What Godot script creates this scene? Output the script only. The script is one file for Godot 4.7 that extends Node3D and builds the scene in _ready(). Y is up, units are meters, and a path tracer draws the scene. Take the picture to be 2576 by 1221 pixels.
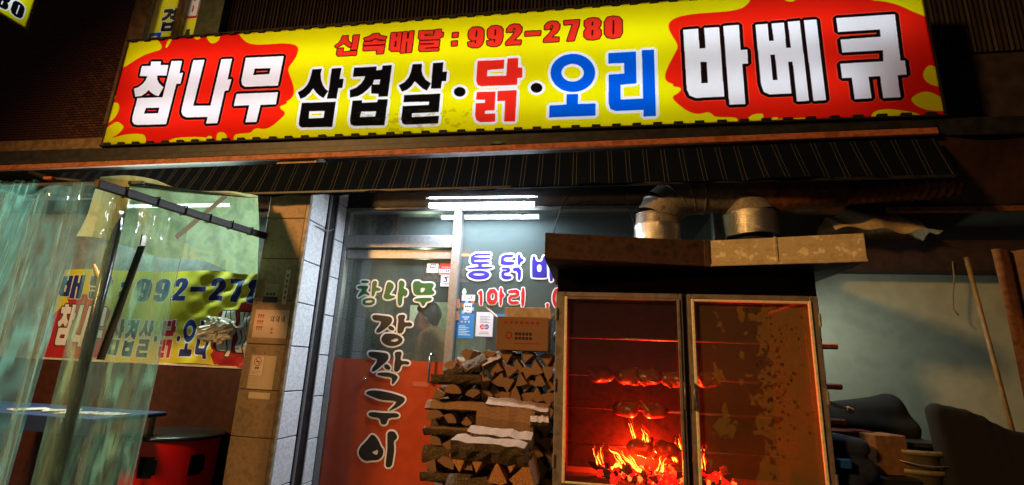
extends Node3D
# A barbecue shop front at night, seen from the street. World axes: x along the shop front, y up, z out of the shop towards the street; the glass of the shop front stands at z = 0.

const SIGN_PRINT := {
	"white": [
		[[290,816, 396,809, 401,772, 482,767, 489,659, 393,665, 402,626, 429,587, 487,542, 457,457, 416,468, 366,499, 339,522, 316,494, 279,468, 216,462, 179,545, 221,557, 261,589, 282,625, 289,665, 207,672, 204,774, 297,770]],
		[[505,806, 616,800, 617,676, 654,678, 653,569, 611,568, 602,177, 311,181, 275,190, 248,219, 240,256, 241,448, 501,443], [358,344, 494,341, 494,287, 349,290]],
		[[730,799, 845,796, 832,343, 1002,336, 1014,790, 1120,788, 1118,584, 1157,582, 1148,475, 1112,473, 1105,167, 996,166, 998,229, 790,233, 749,253, 726,290, 723,326]],
		[[1254,789, 1622,780, 1616,495, 1304,500, 1271,522, 1256,560, 1254,592], [1363,673, 1516,669, 1513,613, 1360,611]],
		[[1232,437, 1628,431, 1627,318, 1484,319, 1475,162, 1371,161, 1377,322, 1231,322]],
		[[4925,777, 5033,779, 5035,608, 5077,610, 5075,781, 5182,779, 5185,203, 4990,202, 4948,224, 4931,272, 4930,315], [5037,495, 5079,492, 5078,319, 5034,319]],
		[[5211,787, 5321,788, 5319,575, 5364,575, 5363,461, 5322,459, 5323,138, 5215,137]],
		[[5434,779, 5517,781, 5517,637, 5549,636, 5544,782, 5630,782, 5628,570, 5658,570, 5655,786, 5737,789, 5738,142, 5660,140, 5659,456, 5631,456, 5631,204, 5487,204, 5450,227, 5437,286], [5518,522, 5547,521, 5548,317, 5518,317]],
		[[5763,789, 5848,789, 5847,142, 5766,139]],
		[[5978,790, 6357,790, 6344,420, 6371,417, 6368,309, 6310,307, 6309,140, 6201,138, 6203,307, 6132,305, 6132,142, 6026,139, 6026,305, 5965,305, 5966,419, 6237,421, 6245,506, 5987,507, 5988,612, 6244,616, 6247,675, 5978,675]],
	],
	"black": [
		[[1914,632, 2000,632, 1995,587, 2008,527, 2032,475, 2060,438, 2090,414, 2079,401, 2054,354, 2017,377, 1982,408, 1948,450, 1925,411, 1889,374, 1848,356, 1812,419, 1855,446, 1887,483, 1903,529, 1910,584]],
		[[2091,628, 2179,629, 2175,525, 2212,525, 2212,440, 2175,439, 2174,344, 2087,346, 2092,425]],
		[[1866,318, 2170,315, 2171,88, 1903,93, 1879,105, 1867,131, 1866,162], [1944,238, 2082,235, 2082,173, 1950,173]],
		[[2292,623, 2491,621, 2493,585, 2542,588, 2544,626, 2625,627, 2620,340, 2540,340, 2537,367, 2473,374, 2467,450, 2439,414, 2400,378, 2359,356, 2291,346, 2282,415, 2335,435, 2374,471, 2395,508, 2401,537, 2292,537], [2483,499, 2538,498, 2536,454, 2476,455]],
		[[2317,316, 2400,317, 2403,293, 2533,292, 2539,316, 2623,315, 2620,84, 2357,89, 2330,105, 2319,135, 2318,164], [2406,214, 2535,210, 2532,164, 2401,164]],
		[[2803,621, 2884,622, 2885,562, 2899,516, 2928,473, 2976,436, 2946,374, 2910,395, 2876,427, 2837,465, 2810,419, 2778,391, 2738,376, 2704,435, 2749,460, 2781,500, 2797,552]],
		[[2978,621, 3065,623, 3064,536, 3101,537, 3100,450, 3064,450, 3062,387, 2979,390]],
		[[2758,344, 3061,342, 3061,180, 2842,179, 2842,145, 3066,147, 3064,81, 2794,82, 2769,94, 2756,130, 2757,247, 2972,246, 2976,275, 2759,281]],
		[[3267,346, 3267,336, 3264,328, 3259,320, 3252,314, 3243,309, 3233,306, 3223,306, 3212,308, 3202,311, 3192,317, 3184,324, 3178,332, 3174,341, 3172,351, 3173,360, 3175,369, 3181,377, 3188,383, 3196,388, 3206,391, 3217,391, 3227,389, 3238,386, 3247,380, 3255,373, 3261,365, 3265,355]],
		[[3874,347, 3873,338, 3870,329, 3865,322, 3858,316, 3849,311, 3840,309, 3830,308, 3820,310, 3810,313, 3802,319, 3794,326, 3789,334, 3785,343, 3783,352, 3784,361, 3787,370, 3792,378, 3799,384, 3808,388, 3817,391, 3827,391, 3837,390, 3847,386, 3856,380, 3863,373, 3869,365, 3872,356]],
	],
	"red": [
		[[3348,615, 3564,614, 3565,533, 3433,529, 3432,474, 3587,470, 3590,621, 3675,622, 3677,536, 3712,533, 3713,444, 3677,445, 3676,385, 3588,385, 3389,389, 3361,403, 3347,444]],
		[[3358,337, 3508,336, 3508,175, 3433,173, 3435,147, 3515,147, 3517,76, 3401,77, 3370,97, 3357,140, 3356,241, 3429,242, 3429,268, 3357,272]],
		[[3524,339, 3675,338, 3673,73, 3588,75, 3588,251, 3526,251]],
	],
	"blue": [
		[[4273,452, 4271,430, 4267,410, 4260,390, 4251,372, 4239,355, 4224,340, 4208,327, 4190,316, 4171,308, 4150,302, 4129,299, 4107,299, 4085,301, 4063,307, 4042,315, 4022,325, 4004,338, 3987,353, 3971,370, 3959,389, 3948,409, 3941,429, 3936,451, 3934,473, 3935,494, 3939,516, 3945,536, 3955,555, 3967,572, 3982,588, 3998,601, 4017,612, 4037,621, 4058,626, 4080,629, 4102,629, 4125,626, 4147,620, 4168,612, 4188,601, 4206,587, 4223,572, 4238,554, 4250,535, 4260,515, 4267,495, 4271,473], [4188,458, 4187,447, 4184,435, 4179,425, 4172,415, 4163,406, 4153,399, 4142,394, 4130,390, 4117,388, 4104,388, 4090,390, 4077,393, 4065,398, 4053,405, 4043,414, 4034,423, 4027,434, 4022,445, 4018,457, 4017,469, 4018,481, 4021,492, 4026,503, 4033,513, 4041,522, 4051,529, 4063,534, 4075,538, 4088,540, 4102,540, 4115,538, 4128,535, 4141,529, 4152,522, 4162,514, 4171,504, 4178,493, 4183,482, 4187,470]],
		[[4060,282, 4146,281, 4147,197, 4276,194, 4275,95, 3931,95, 3933,195, 4060,196]],
		[[4372,615, 4576,615, 4576,345, 4460,340, 4459,218, 4621,218, 4620,623, 4709,622, 4709,72, 4621,71, 4622,124, 4423,125, 4384,144, 4372,189, 4373,431, 4489,433, 4489,523, 4371,524]],
	],
	"phone": [
		[[2145,938, 2198,938, 2199,901, 2214,876, 2244,849, 2226,822, 2195,845, 2166,867, 2139,845, 2103,827, 2089,846, 2120,871, 2139,902]],
		[[2244,938, 2299,938, 2296,797, 2239,797, 2247,857]],
		[[2116,817, 2169,819, 2170,782, 2296,783, 2295,742, 2133,745, 2116,762]],
		[[2421,937, 2476,938, 2486,919, 2513,909, 2550,900, 2539,871, 2502,878, 2448,894, 2406,876, 2357,877, 2344,902, 2393,915]],
		[[2427,880, 2472,880, 2472,864, 2542,863, 2540,831, 2347,834, 2351,865, 2429,864]],
		[[2351,821, 2542,818, 2536,741, 2477,741, 2476,778, 2354,781]],
		[[2586,934, 2632,935, 2634,892, 2642,891, 2641,935, 2679,935, 2680,754, 2610,757, 2585,777, 2584,800], [2628,853, 2643,851, 2644,796, 2628,796]],
		[[2690,936, 2727,937, 2730,869, 2744,869, 2745,938, 2785,938, 2783,735, 2740,734, 2737,837, 2726,837, 2729,735, 2685,736]],
		[[2831,934, 2955,930, 2954,899, 2882,898, 2882,881, 2965,878, 2965,934, 3022,935, 3021,903, 3042,904, 3040,861, 3019,861, 3015,841, 2847,848, 2831,869]],
		[[2845,836, 3016,833, 3014,769, 2897,771, 2897,762, 3015,757, 3014,734, 2861,737, 2845,754, 2844,801, 2966,797, 2966,808, 2845,813]],
		[[3121,894, 3169,894, 3168,849, 3123,848]],
		[[3120,814, 3167,813, 3166,769, 3122,769]],
		[[3286,931, 3328,933, 3363,921, 3384,892, 3386,818, 3382,780, 3366,751, 3340,739, 3298,742, 3263,759, 3255,796, 3313,799, 3315,779, 3325,779, 3325,808, 3294,806, 3265,824, 3256,859, 3257,902], [3316,898, 3329,897, 3330,842, 3316,839]],
		[[3444,930, 3485,932, 3520,920, 3540,891, 3542,818, 3537,780, 3521,751, 3495,739, 3454,742, 3419,759, 3412,796, 3469,799, 3471,779, 3481,778, 3481,807, 3451,806, 3422,823, 3414,859, 3415,901], [3473,897, 3485,896, 3486,842, 3473,839]],
		[[3571,862, 3573,896, 3596,925, 3629,934, 3670,927, 3695,894, 3693,860, 3674,827, 3632,784, 3692,781, 3691,742, 3570,744, 3572,774, 3614,820, 3639,864, 3643,891, 3631,899, 3621,885, 3620,860]],
		[[3723,857, 3846,855, 3844,814, 3723,816]],
		[[3876,864, 3878,898, 3900,927, 3933,936, 3973,929, 3996,896, 3994,862, 3975,830, 3933,788, 3992,785, 3990,746, 3872,748, 3875,777, 3916,823, 3941,867, 3946,893, 3934,901, 3924,887, 3923,863]],
		[[4029,932, 4150,931, 4146,884, 4110,745, 4055,745, 4098,895, 4031,893]],
		[[4217,935, 4256,939, 4294,930, 4317,900, 4312,863, 4298,845, 4315,822, 4317,781, 4301,749, 4257,741, 4212,748, 4188,776, 4187,821, 4205,849, 4189,873, 4190,914], [4245,902, 4257,903, 4257,870, 4243,871], [4245,831, 4258,831, 4256,782, 4243,781]],
		[[4365,933, 4409,941, 4453,930, 4475,898, 4476,787, 4458,751, 4408,742, 4364,755, 4344,790, 4344,894], [4406,904, 4418,904, 4416,780, 4403,779]],
	],
	"redblob": [
		[[260,1139, 311,1055, 325,1020, 364,982, 371,932, 287,914, 203,890, 124,847, 57,797, 0,767, -80,748, -152,-44, 1306,-90, 1283,21, 1294,55, 1346,62, 1442,63, 1450,88, 1490,108, 1549,93, 1608,103, 1683,169, 1737,231, 1674,273, 1665,299, 1702,311, 1734,327, 1710,336, 1762,365, 1779,416, 1759,488, 1707,590, 1680,646, 1699,690, 1741,760, 1751,833, 1732,872, 1675,895, 1582,909, 1465,908, 1346,910, 1250,931, 1191,974, 1136,1040, 1107,1091]],
		[[5443,1063, 5416,991, 5383,948, 5345,924, 5255,909, 5120,909, 4992,909, 4884,891, 4833,858, 4818,818, 4833,757, 4890,643, 4857,574, 4801,462, 4780,393, 4790,349, 4845,321, 4833,307, 4885,296, 4895,278, 4875,249, 4819,218, 4886,138, 4942,94, 4992,75, 5035,80, 5064,90, 5099,70, 5112,46, 5239,41, 5269,25, 5268,-52, 6602,-165, 6730,674, 6548,748, 6518,768, 6458,808, 6392,861, 6303,900, 6207,918, 6182,1027]],
	],
	"yelblob": [
		[[406,949, 407,989, 420,1037, 422,1067, 468,1063, 444,996, 426,948]],
		[[668,1077, 678,1042, 692,1021, 724,1009, 755,1021, 763,1050, 761,1080]],
		[[798,1077, 808,1042, 831,1001, 862,969, 888,958, 934,969, 954,1006, 952,1065]],
		[[-5,494, 14,478, 7,450, -13,433]],
		[[-16,409, 2,416, 31,416, 60,401, 77,367, 80,330, 65,275, 34,231, -13,205, -60,179]],
		[[-33,137, 25,190, 93,230, 163,184, 178,165, 153,116, 88,69, 38,40, -59,-29]],
		[[-17,28, 88,69, 198,92, 311,100, 399,89, 430,61, 453,-46, -59,-29]],
		[[644,9, 727,49, 1016,44, 1054,13, 1038,-39, 653,-26]],
		[[1022,38, 1046,52, 1078,46, 1088,20, 1071,-23]],
		[[1133,-25, 1118,71, 1147,83, 1202,72, 1236,15, 1245,-28]],
		[[5647,1007, 5647,970, 5689,952, 5726,963, 5732,998]],
		[[5314,-37, 5316,-5, 5343,43, 5379,59, 5431,59, 5437,46, 5423,-42]],
		[[5464,-3, 5487,24, 5521,28, 5534,18, 5513,7, 5496,-29, 5462,-27]],
		[[5500,11, 5602,15, 5736,13, 5821,1, 5879,-13, 5870,-99, 5492,-84]],
		[[6102,-69, 6111,0, 6121,31, 6165,53, 6236,57, 6340,33, 6424,6, 6400,-81]],
		[[6362,122, 6402,159, 6468,179, 6520,153, 6580,95, 6568,18, 6447,36, 6390,73]],
		[[6458,291, 6486,354, 6528,380, 6598,299, 6583,196, 6487,226]],
	],
}

const DOOR_LETTERS := {
	"green": [
		[[-2011,2074, -1936,2075, -1924,2057, -1989,2052]],
		[[-2033,2029, -1926,2032, -1932,2008, -1948,1986, -1908,1960, -1915,1943, -1955,1964, -1994,1937, -2014,1925, -2010,1958, -1974,2003, -2026,2004]],
		[[-1898,2071, -1861,2076, -1851,2050, -1861,2018, -1816,2010, -1816,1988, -1860,1988, -1864,1944, -1891,1939, -1894,2005]],
		[[-1966,1920, -1856,1928, -1855,1865, -1961,1861], [-1938,1903, -1878,1908, -1879,1887, -1940,1883]],
		[[-1758,2073, -1705,2052, -1697,2017, -1721,1981, -1732,1955, -1676,1947, -1679,1934, -1745,1913, -1784,1932, -1775,1972, -1768,2033]],
		[[-1658,2079, -1621,2081, -1600,2053, -1614,2014, -1577,2001, -1569,1967, -1585,1945, -1613,1957, -1609,1871, -1644,1862, -1658,1948, -1651,2018]],
		[[-1534,2072, -1480,2082, -1451,2058, -1362,2066, -1340,2044, -1361,2010, -1330,1984, -1348,1965, -1442,1961, -1500,1959, -1524,1994], [-1461,2023, -1413,2022, -1431,1988, -1454,1978]],
		[[-1506,1925, -1467,1936, -1360,1941, -1350,1928, -1366,1911, -1401,1906, -1412,1871, -1433,1866, -1450,1905, -1504,1908]],
	],
	"black": [
		[[-1867,1775, -1841,1786, -1749,1778, -1703,1775, -1680,1750, -1688,1716, -1724,1681, -1770,1645, -1810,1634, -1817,1657, -1781,1704, -1780,1734, -1826,1737, -1855,1745]],
		[[-1716,1689, -1686,1699, -1657,1678, -1659,1657, -1700,1664]],
		[[-1641,1785, -1588,1795, -1568,1778, -1579,1748, -1572,1727, -1519,1733, -1499,1712, -1515,1695, -1569,1698, -1577,1643, -1625,1633, -1631,1692, -1627,1743]],
		[[-1749,1621, -1724,1634, -1643,1633, -1587,1609, -1570,1577, -1607,1542, -1676,1528, -1742,1550, -1765,1587], [-1690,1573, -1630,1600, -1607,1584, -1636,1566]],
		[[-1867,1471, -1842,1483, -1752,1479, -1697,1473, -1679,1449, -1687,1416, -1723,1382, -1771,1339, -1809,1317, -1821,1341, -1782,1392, -1777,1425, -1818,1431, -1851,1443]],
		[[-1718,1378, -1688,1388, -1659,1368, -1656,1340, -1701,1346]],
		[[-1636,1484, -1584,1494, -1569,1474, -1579,1445, -1572,1417, -1524,1419, -1496,1408, -1503,1387, -1565,1393, -1577,1336, -1624,1325, -1627,1394, -1623,1443]],
		[[-1775,1300, -1753,1317, -1680,1323, -1614,1311, -1583,1290, -1593,1267, -1621,1229, -1633,1232, -1633,1269, -1643,1284, -1717,1288]],
		[[-1857,1149, -1818,1174, -1745,1177, -1646,1166, -1548,1145, -1507,1129, -1512,1100, -1555,1062, -1631,1023, -1639,1025, -1589,1075, -1576,1104, -1704,1103, -1779,1123]],
		[[-1812,994, -1782,1010, -1709,1007, -1629,1008, -1566,1013, -1541,995, -1555,980, -1618,974, -1640,957, -1641,929, -1667,917, -1692,926, -1705,968, -1785,970]],
		[[-1762,840, -1729,832, -1697,799, -1673,758, -1646,732, -1649,684, -1685,654, -1739,650, -1785,640, -1827,658, -1856,697, -1845,740, -1803,785, -1779,814], [-1746,708, -1712,724, -1694,733, -1691,705, -1701,691]],
		[[-1630,869, -1576,878, -1545,843, -1546,822, -1571,800, -1558,752, -1561,669, -1567,614, -1617,607, -1619,665, -1615,734, -1624,810]],
	],
}

const WINDOW_LETTERS := {
	"blue": [
		[[-1044,2322, -871,2326, -875,2304, -1010,2301, -1010,2288, -875,2291, -876,2269, -1010,2266, -1009,2249, -878,2252, -870,2233, -945,2230, -943,2208, -850,2213, -851,2192, -1066,2184, -1070,2200, -975,2207, -976,2229, -1045,2227]],
		[[-874,2140, -876,2131, -882,2123, -892,2115, -907,2109, -924,2104, -943,2101, -963,2100, -984,2100, -1003,2103, -1021,2108, -1036,2114, -1048,2121, -1055,2129, -1058,2138, -1056,2147, -1050,2155, -1039,2163, -1025,2169, -1008,2174, -988,2177, -968,2178, -947,2178, -928,2175, -910,2171, -895,2164, -884,2157, -877,2149], [-916,2144, -917,2142, -920,2140, -926,2139, -934,2137, -944,2136, -954,2135, -965,2135, -977,2135, -987,2135, -997,2136, -1005,2138, -1011,2139, -1015,2141, -1016,2143, -1015,2144, -1011,2146, -1006,2148, -998,2149, -988,2150, -978,2151, -966,2151, -955,2151, -945,2151, -935,2150, -927,2149, -921,2147, -917,2146]],
		[[-782,2310, -676,2317, -677,2293, -760,2289, -758,2253, -670,2256, -669,2227, -783,2224, -789,2250]],
		[[-647,2319, -625,2319, -615,2283, -594,2278, -594,2257, -619,2251, -621,2226, -644,2225]],
		[[-776,2203, -704,2207, -702,2163, -752,2160, -750,2134, -686,2134, -690,2107, -772,2102, -780,2175, -729,2179, -729,2186, -775,2183]],
		[[-682,2204, -612,2208, -610,2103, -638,2097, -639,2172, -680,2173]],
		[[-526,2299, -498,2304, -492,2258, -441,2253, -432,2305, -407,2300, -396,2136, -405,2121, -513,2122, -520,2134], [-483,2232, -445,2232, -444,2171, -479,2171]],
		[[-382,2310, -352,2310, -348,2238, -325,2233, -324,2208, -347,2203, -347,2094, -377,2094]],
	],
	"red": [
		[[-964,1995, -927,2021, -919,1887, -945,1886, -949,1980, -963,1977]],
		[[-891,2019, -801,2027, -797,1898, -884,1894], [-856,1987, -822,1990, -823,1935, -853,1931]],
		[[-786,2034, -763,2037, -758,1989, -740,1984, -742,1959, -758,1957, -761,1883, -780,1883]],
		[[-714,2015, -620,2024, -618,1961, -688,1955, -687,1922, -621,1929, -615,1902, -706,1898, -709,1975, -644,1981, -644,1996, -713,1990]],
		[[-603,2037, -575,2037, -575,1883, -602,1882]],
		[[-404,1911, -377,1917, -376,1887, -395,1853, -405,1857, -393,1887]],
		[[-268,1958, -269,1941, -271,1924, -276,1909, -282,1897, -290,1887, -298,1881, -308,1879, -317,1881, -326,1886, -334,1896, -340,1908, -346,1923, -349,1939, -350,1957, -350,1974, -347,1991, -343,2006, -336,2019, -329,2029, -320,2035, -311,2037, -302,2035, -293,2029, -285,2020, -278,2008, -273,1993, -269,1976], [-293,1958, -294,1947, -295,1936, -296,1926, -299,1918, -301,1912, -305,1908, -308,1906, -312,1908, -315,1911, -318,1917, -321,1925, -323,1935, -324,1946, -325,1957, -325,1969, -324,1980, -322,1989, -320,1998, -317,2004, -314,2008, -310,2009, -307,2008, -303,2004, -300,1998, -298,1990, -295,1980, -294,1969]],
	],
}

var rng := RandomNumberGenerator.new()
var used := {}
var M := {}

# ---------------------------------------------------------------- scene helpers
func numbered(called: String, parent: Node) -> String:
	var key := str(parent.get_instance_id()) + called
	var n: int = used.get(key, 0)
	used[key] = n + 1
	return called if n == 0 else "%s_%03d" % [called, n]

func thing(called: String, label: String, category: String, group := "", at := Vector3.ZERO) -> Node3D:
	var o := Node3D.new()
	o.name = numbered(called, self)
	add_child(o)
	o.position = at
	tag(o, label, category, group)
	return o

func tag(o: Node, label: String, category: String, group := "") -> void:
	o.set_meta("label", label)
	o.set_meta("category", category)
	if group:
		o.set_meta("group", group)

func put(mesh: Mesh, called: String, m: Material, parent: Node = self) -> MeshInstance3D:
	var o := MeshInstance3D.new()
	o.name = numbered(called, parent)
	o.mesh = mesh
	if m:
		o.material_override = m
	parent.add_child(o)
	return o

func part(st: SurfaceTool, called: String, m: Material, parent: Node = self, smooth := false) -> MeshInstance3D:
	if smooth:
		st.index()
		st.generate_normals()
	return put(st.commit(), called, m, parent)

func begin() -> SurfaceTool:
	var st := SurfaceTool.new()
	st.begin(Mesh.PRIMITIVE_TRIANGLES)
	return st

func copy_of(o: Node3D, label := "") -> Node3D:
	var c: Node3D = o.duplicate()
	c.name = numbered(String(o.name), self)
	add_child(c)
	if label:
		c.set_meta("label", label)
	return c

# ---------------------------------------------------------------- mesh helpers
func tri(st: SurfaceTool, a: Vector3, b: Vector3, c: Vector3, o: Vector3) -> void:
	if (b - a).cross(c - a).dot((a + b + c) / 3.0 - o) > 0.0:
		st.add_vertex(a); st.add_vertex(c); st.add_vertex(b)
	else:
		st.add_vertex(a); st.add_vertex(b); st.add_vertex(c)

func quad(st: SurfaceTool, a: Vector3, b: Vector3, c: Vector3, d: Vector3, o: Vector3) -> void:
	tri(st, a, b, c, o)
	tri(st, a, c, d, o)

func obox(st: SurfaceTool, t: Transform3D, s: Vector3, ch := 0.0) -> void:
	var h := s / 2.0
	var k := h - Vector3.ONE * ch
	var o := t.origin
	for ax in 3:
		var b := (ax + 1) % 3
		var c := (ax + 2) % 3
		for sg in [-1.0, 1.0]:
			var q := []
			for m in [[-1, -1], [1, -1], [1, 1], [-1, 1]]:
				var v := Vector3.ZERO
				v[ax] = h[ax] * sg
				v[b] = k[b] * m[0]
				v[c] = k[c] * m[1]
				q.append(t * v)
			quad(st, q[0], q[1], q[2], q[3], o)
	if ch <= 0.0:
		return
	for ax in 3:
		var b := (ax + 1) % 3
		var c := (ax + 2) % 3
		for s1 in [-1.0, 1.0]:
			for s2 in [-1.0, 1.0]:
				var q := []
				for e in [[-1.0, 0], [1.0, 0], [1.0, 1], [-1.0, 1]]:
					var v := Vector3.ZERO
					v[ax] = k[ax] * e[0]
					v[b] = (h[b] if e[1] == 0 else k[b]) * s1
					v[c] = (k[c] if e[1] == 0 else h[c]) * s2
					q.append(t * v)
				quad(st, q[0], q[1], q[2], q[3], o)
	for sx in [-1.0, 1.0]:
		for sy in [-1.0, 1.0]:
			for sz in [-1.0, 1.0]:
				tri(st, t * Vector3(h.x * sx, k.y * sy, k.z * sz), t * Vector3(k.x * sx, h.y * sy, k.z * sz), t * Vector3(k.x * sx, k.y * sy, h.z * sz), o)

func cbox(st: SurfaceTool, lo: Vector3, hi: Vector3, ch := 0.0) -> void:
	obox(st, Transform3D(Basis(), (lo + hi) / 2.0), (hi - lo).abs(), ch)

func boxpart(lo: Vector3, hi: Vector3, called: String, m: Material, parent: Node = self, ch := 0.003) -> MeshInstance3D:
	var st := begin()
	cbox(st, lo, hi, ch)
	return part(st, called, m, parent)

# a bar of square section from a to b
func bar(st: SurfaceTool, a: Vector3, b: Vector3, w: float, h: float, ch := 0.0) -> void:
	var z := (b - a).normalized()
	var up := Vector3.UP if absf(z.y) < 0.95 else Vector3.BACK
	var x := up.cross(z).normalized()
	obox(st, Transform3D(Basis(x, z.cross(x), z), (a + b) / 2.0), Vector3(w, h, a.distance_to(b)), ch)

func ring_of(c: Vector3, d: Vector3, up: Vector3, r: float, seg: int, wob := 0.0) -> PackedVector3Array:
	var x := up.cross(d).normalized()
	var y := d.cross(x).normalized()
	var out := PackedVector3Array()
	for i in seg:
		var a := TAU * i / seg
		var rr := r * (1.0 + wob * sin(a * 3.0 + c.x * 40.0 + c.y * 31.0))
		out.append(c + (x * cos(a) + y * sin(a)) * rr)
	return out

func tube(st: SurfaceTool, pts: Array, r, seg := 10, caps := true) -> void:
	var rings := []
	var up := Vector3(0.13, 0.97, 0.21).normalized()
	for i in pts.size():
		var d: Vector3 = (pts[mini(i + 1, pts.size() - 1)] - pts[maxi(i - 1, 0)]).normalized()
		if absf(d.dot(up)) > 0.98:
			up = Vector3(0.8, 0.1, 0.55).normalized()
		up = (up - d * up.dot(d)).normalized()
		rings.append(ring_of(pts[i], d, up, r[i] if r is Array else r, seg))
	for i in rings.size() - 1:
		for j in seg:
			var k := (j + 1) % seg
			quad(st, rings[i][j], rings[i][k], rings[i + 1][k], rings[i + 1][j], (pts[i] + pts[i + 1]) / 2.0)
	if caps:
		for e in [0, rings.size() - 1]:
			var inner: Vector3 = pts[1] if e == 0 else pts[pts.size() - 2]
			for j in range(1, seg - 1):
				tri(st, rings[e][0], rings[e][j], rings[e][j + 1], inner)

func lathe(st: SurfaceTool, prof: Array, seg: int, t: Transform3D) -> void:
	for i in prof.size() - 1:
		for j in seg:
			var a := TAU * j / seg
			var b := TAU * (j + 1) / seg
			var p: Vector2 = prof[i]
			var q: Vector2 = prof[i + 1]
			var va := t * Vector3(p.x * cos(a), p.y, p.x * sin(a))
			var vb := t * Vector3(p.x * cos(b), p.y, p.x * sin(b))
			var vc := t * Vector3(q.x * cos(b), q.y, q.x * sin(b))
			var vd := t * Vector3(q.x * cos(a), q.y, q.x * sin(a))
			st.add_vertex(va); st.add_vertex(vb); st.add_vertex(vc)
			st.add_vertex(va); st.add_vertex(vc); st.add_vertex(vd)

func sheet(st: SurfaceTool, nu: int, nv: int, fn: Callable, us := 1.0, vs := 1.0) -> void:
	for i in nu:
		for j in nv:
			for e in [[0, 0], [1, 0], [1, 1], [0, 0], [1, 1], [0, 1]]:
				var u := float(i + e[0]) / nu
				var v := float(j + e[1]) / nv
				st.set_uv(Vector2(u * us, v * vs))
				st.add_vertex(fn.call(u, v))

# polygons with holes cut into trapezoids (even-odd), laid on the plane z
func slabs(rings: Array) -> Array:
	var ys := PackedFloat32Array()
	for ring in rings:
		for p in ring:
			ys.append(p.y)
	ys.sort()
	var out := []
	for i in ys.size() - 1:
		var y0 := ys[i]
		var y1 := ys[i + 1]
		if y1 - y0 < 1e-5:
			continue
		var ym := (y0 + y1) / 2.0
		var cuts := []
		for ring in rings:
			for k in ring.size():
				var a: Vector2 = ring[k]
				var b: Vector2 = ring[(k + 1) % ring.size()]
				if (a.y <= ym) != (b.y <= ym):
					var f := func(y): return a.x + (b.x - a.x) * (y - a.y) / (b.y - a.y)
					cuts.append([f.call(ym), f.call(y0), f.call(y1)])
		cuts.sort_custom(func(p, q): return p[0] < q[0])
		for k in range(0, cuts.size() - 1, 2):
			out.append([Vector2(cuts[k][1], y0), Vector2(cuts[k + 1][1], y0), Vector2(cuts[k + 1][2], y1), Vector2(cuts[k][2], y1)])
	return out

func flat_fill(st: SurfaceTool, rings: Array, z: float) -> void:
	var o := Vector3(0, 0, -1000)
	for q in slabs(rings):
		var v := []
		for p in q:
			v.append(Vector3(p.x, p.y, z))
		quad(st, v[0], v[1], v[2], v[3], o)

func rings_of(glyph: Array, s := 0.001, ox := 0.0, oy := 0.0) -> Array:
	var out := []
	for ring in glyph:
		var r := PackedVector2Array()
		for k in range(0, ring.size(), 2):
			r.append(Vector2(ring[k] * s + ox, ring[k + 1] * s + oy))
		out.append(r)
	return out

func grown(rings: Array, d: float) -> Array:
	var out := []
	for k in rings.size():
		for r in Geometry2D.offset_polygon(rings[k] if not Geometry2D.is_polygon_clockwise(rings[k]) else reversed_ring(rings[k]), d if k == 0 else -d, Geometry2D.JOIN_ROUND):
			out.append(r)
	return out

func reversed_ring(r: PackedVector2Array) -> PackedVector2Array:
	var c := r.duplicate()
	c.reverse()
	return c

# union of several outlines, so that no two faces share a plane
func union_of(shapes: Array) -> Array:
	var done := []
	for rings in shapes:
		for r in rings:
			if Geometry2D.is_polygon_clockwise(r):
				continue
			var cur := [r]
			var again := true
			while again:
				again = false
				for k in done.size():
					var m := Geometry2D.merge_polygons(cur[0], done[k])
					var outers := m.filter(func(x): return not Geometry2D.is_polygon_clockwise(x))
					if outers.size() == 1:
						cur = [outers[0]]
						done.remove_at(k)
						again = true
						break
			done.append(cur[0])
	return done

# ---------------------------------------------------------------- print on flat things: polygons drawn into an image
func draw_rings(im: Image, rings: Array, c: Color, sx: float, sy: float) -> void:
	# rings in metres from the lower left corner; sx, sy in pixels per metre
	var h := im.get_height()
	var w := im.get_width()
	var lo := 1e9
	var hi := -1e9
	for ring in rings:
		for p in ring:
			lo = minf(lo, p.y)
			hi = maxf(hi, p.y)
	for row in range(maxi(0, h - int(hi * sy) - 2), mini(h, h - int(lo * sy) + 2)):
		var y := (h - row - 0.5) / sy
		var xs := PackedFloat32Array()
		for ring in rings:
			var n: int = ring.size()
			for k in n:
				var a: Vector2 = ring[k]
				var b: Vector2 = ring[(k + 1) % n]
				if (a.y <= y) != (b.y <= y):
					xs.append((a.x + (b.x - a.x) * (y - a.y) / (b.y - a.y)) * sx)
		xs.sort()
		for k in range(0, xs.size() - 1, 2):
			var x0 := clampi(roundi(xs[k]), 0, w)
			var x1 := clampi(roundi(xs[k + 1]), 0, w)
			if x1 > x0:
				im.fill_rect(Rect2i(x0, row, x1 - x0, 1), c)

func canvas(w: int, h: int, c: Color) -> Image:
	var im := Image.create(w, h, false, Image.FORMAT_RGB8)
	im.fill(c)
	return im

func smooth(pts: PackedVector2Array, rounds := 2) -> PackedVector2Array:
	for k in rounds:
		var out := PackedVector2Array()
		for i in pts.size():
			var a := pts[i]
			var b := pts[(i + 1) % pts.size()]
			out.append(a.lerp(b, 0.25))
			out.append(a.lerp(b, 0.75))
		pts = out
	return pts

# ---------------------------------------------------------------- materials
func plain(c: Color, rough := 0.7, metal := 0.0) -> StandardMaterial3D:
	var m := StandardMaterial3D.new()
	m.albedo_color = c
	m.roughness = rough
	m.metallic = metal
	return m

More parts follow.
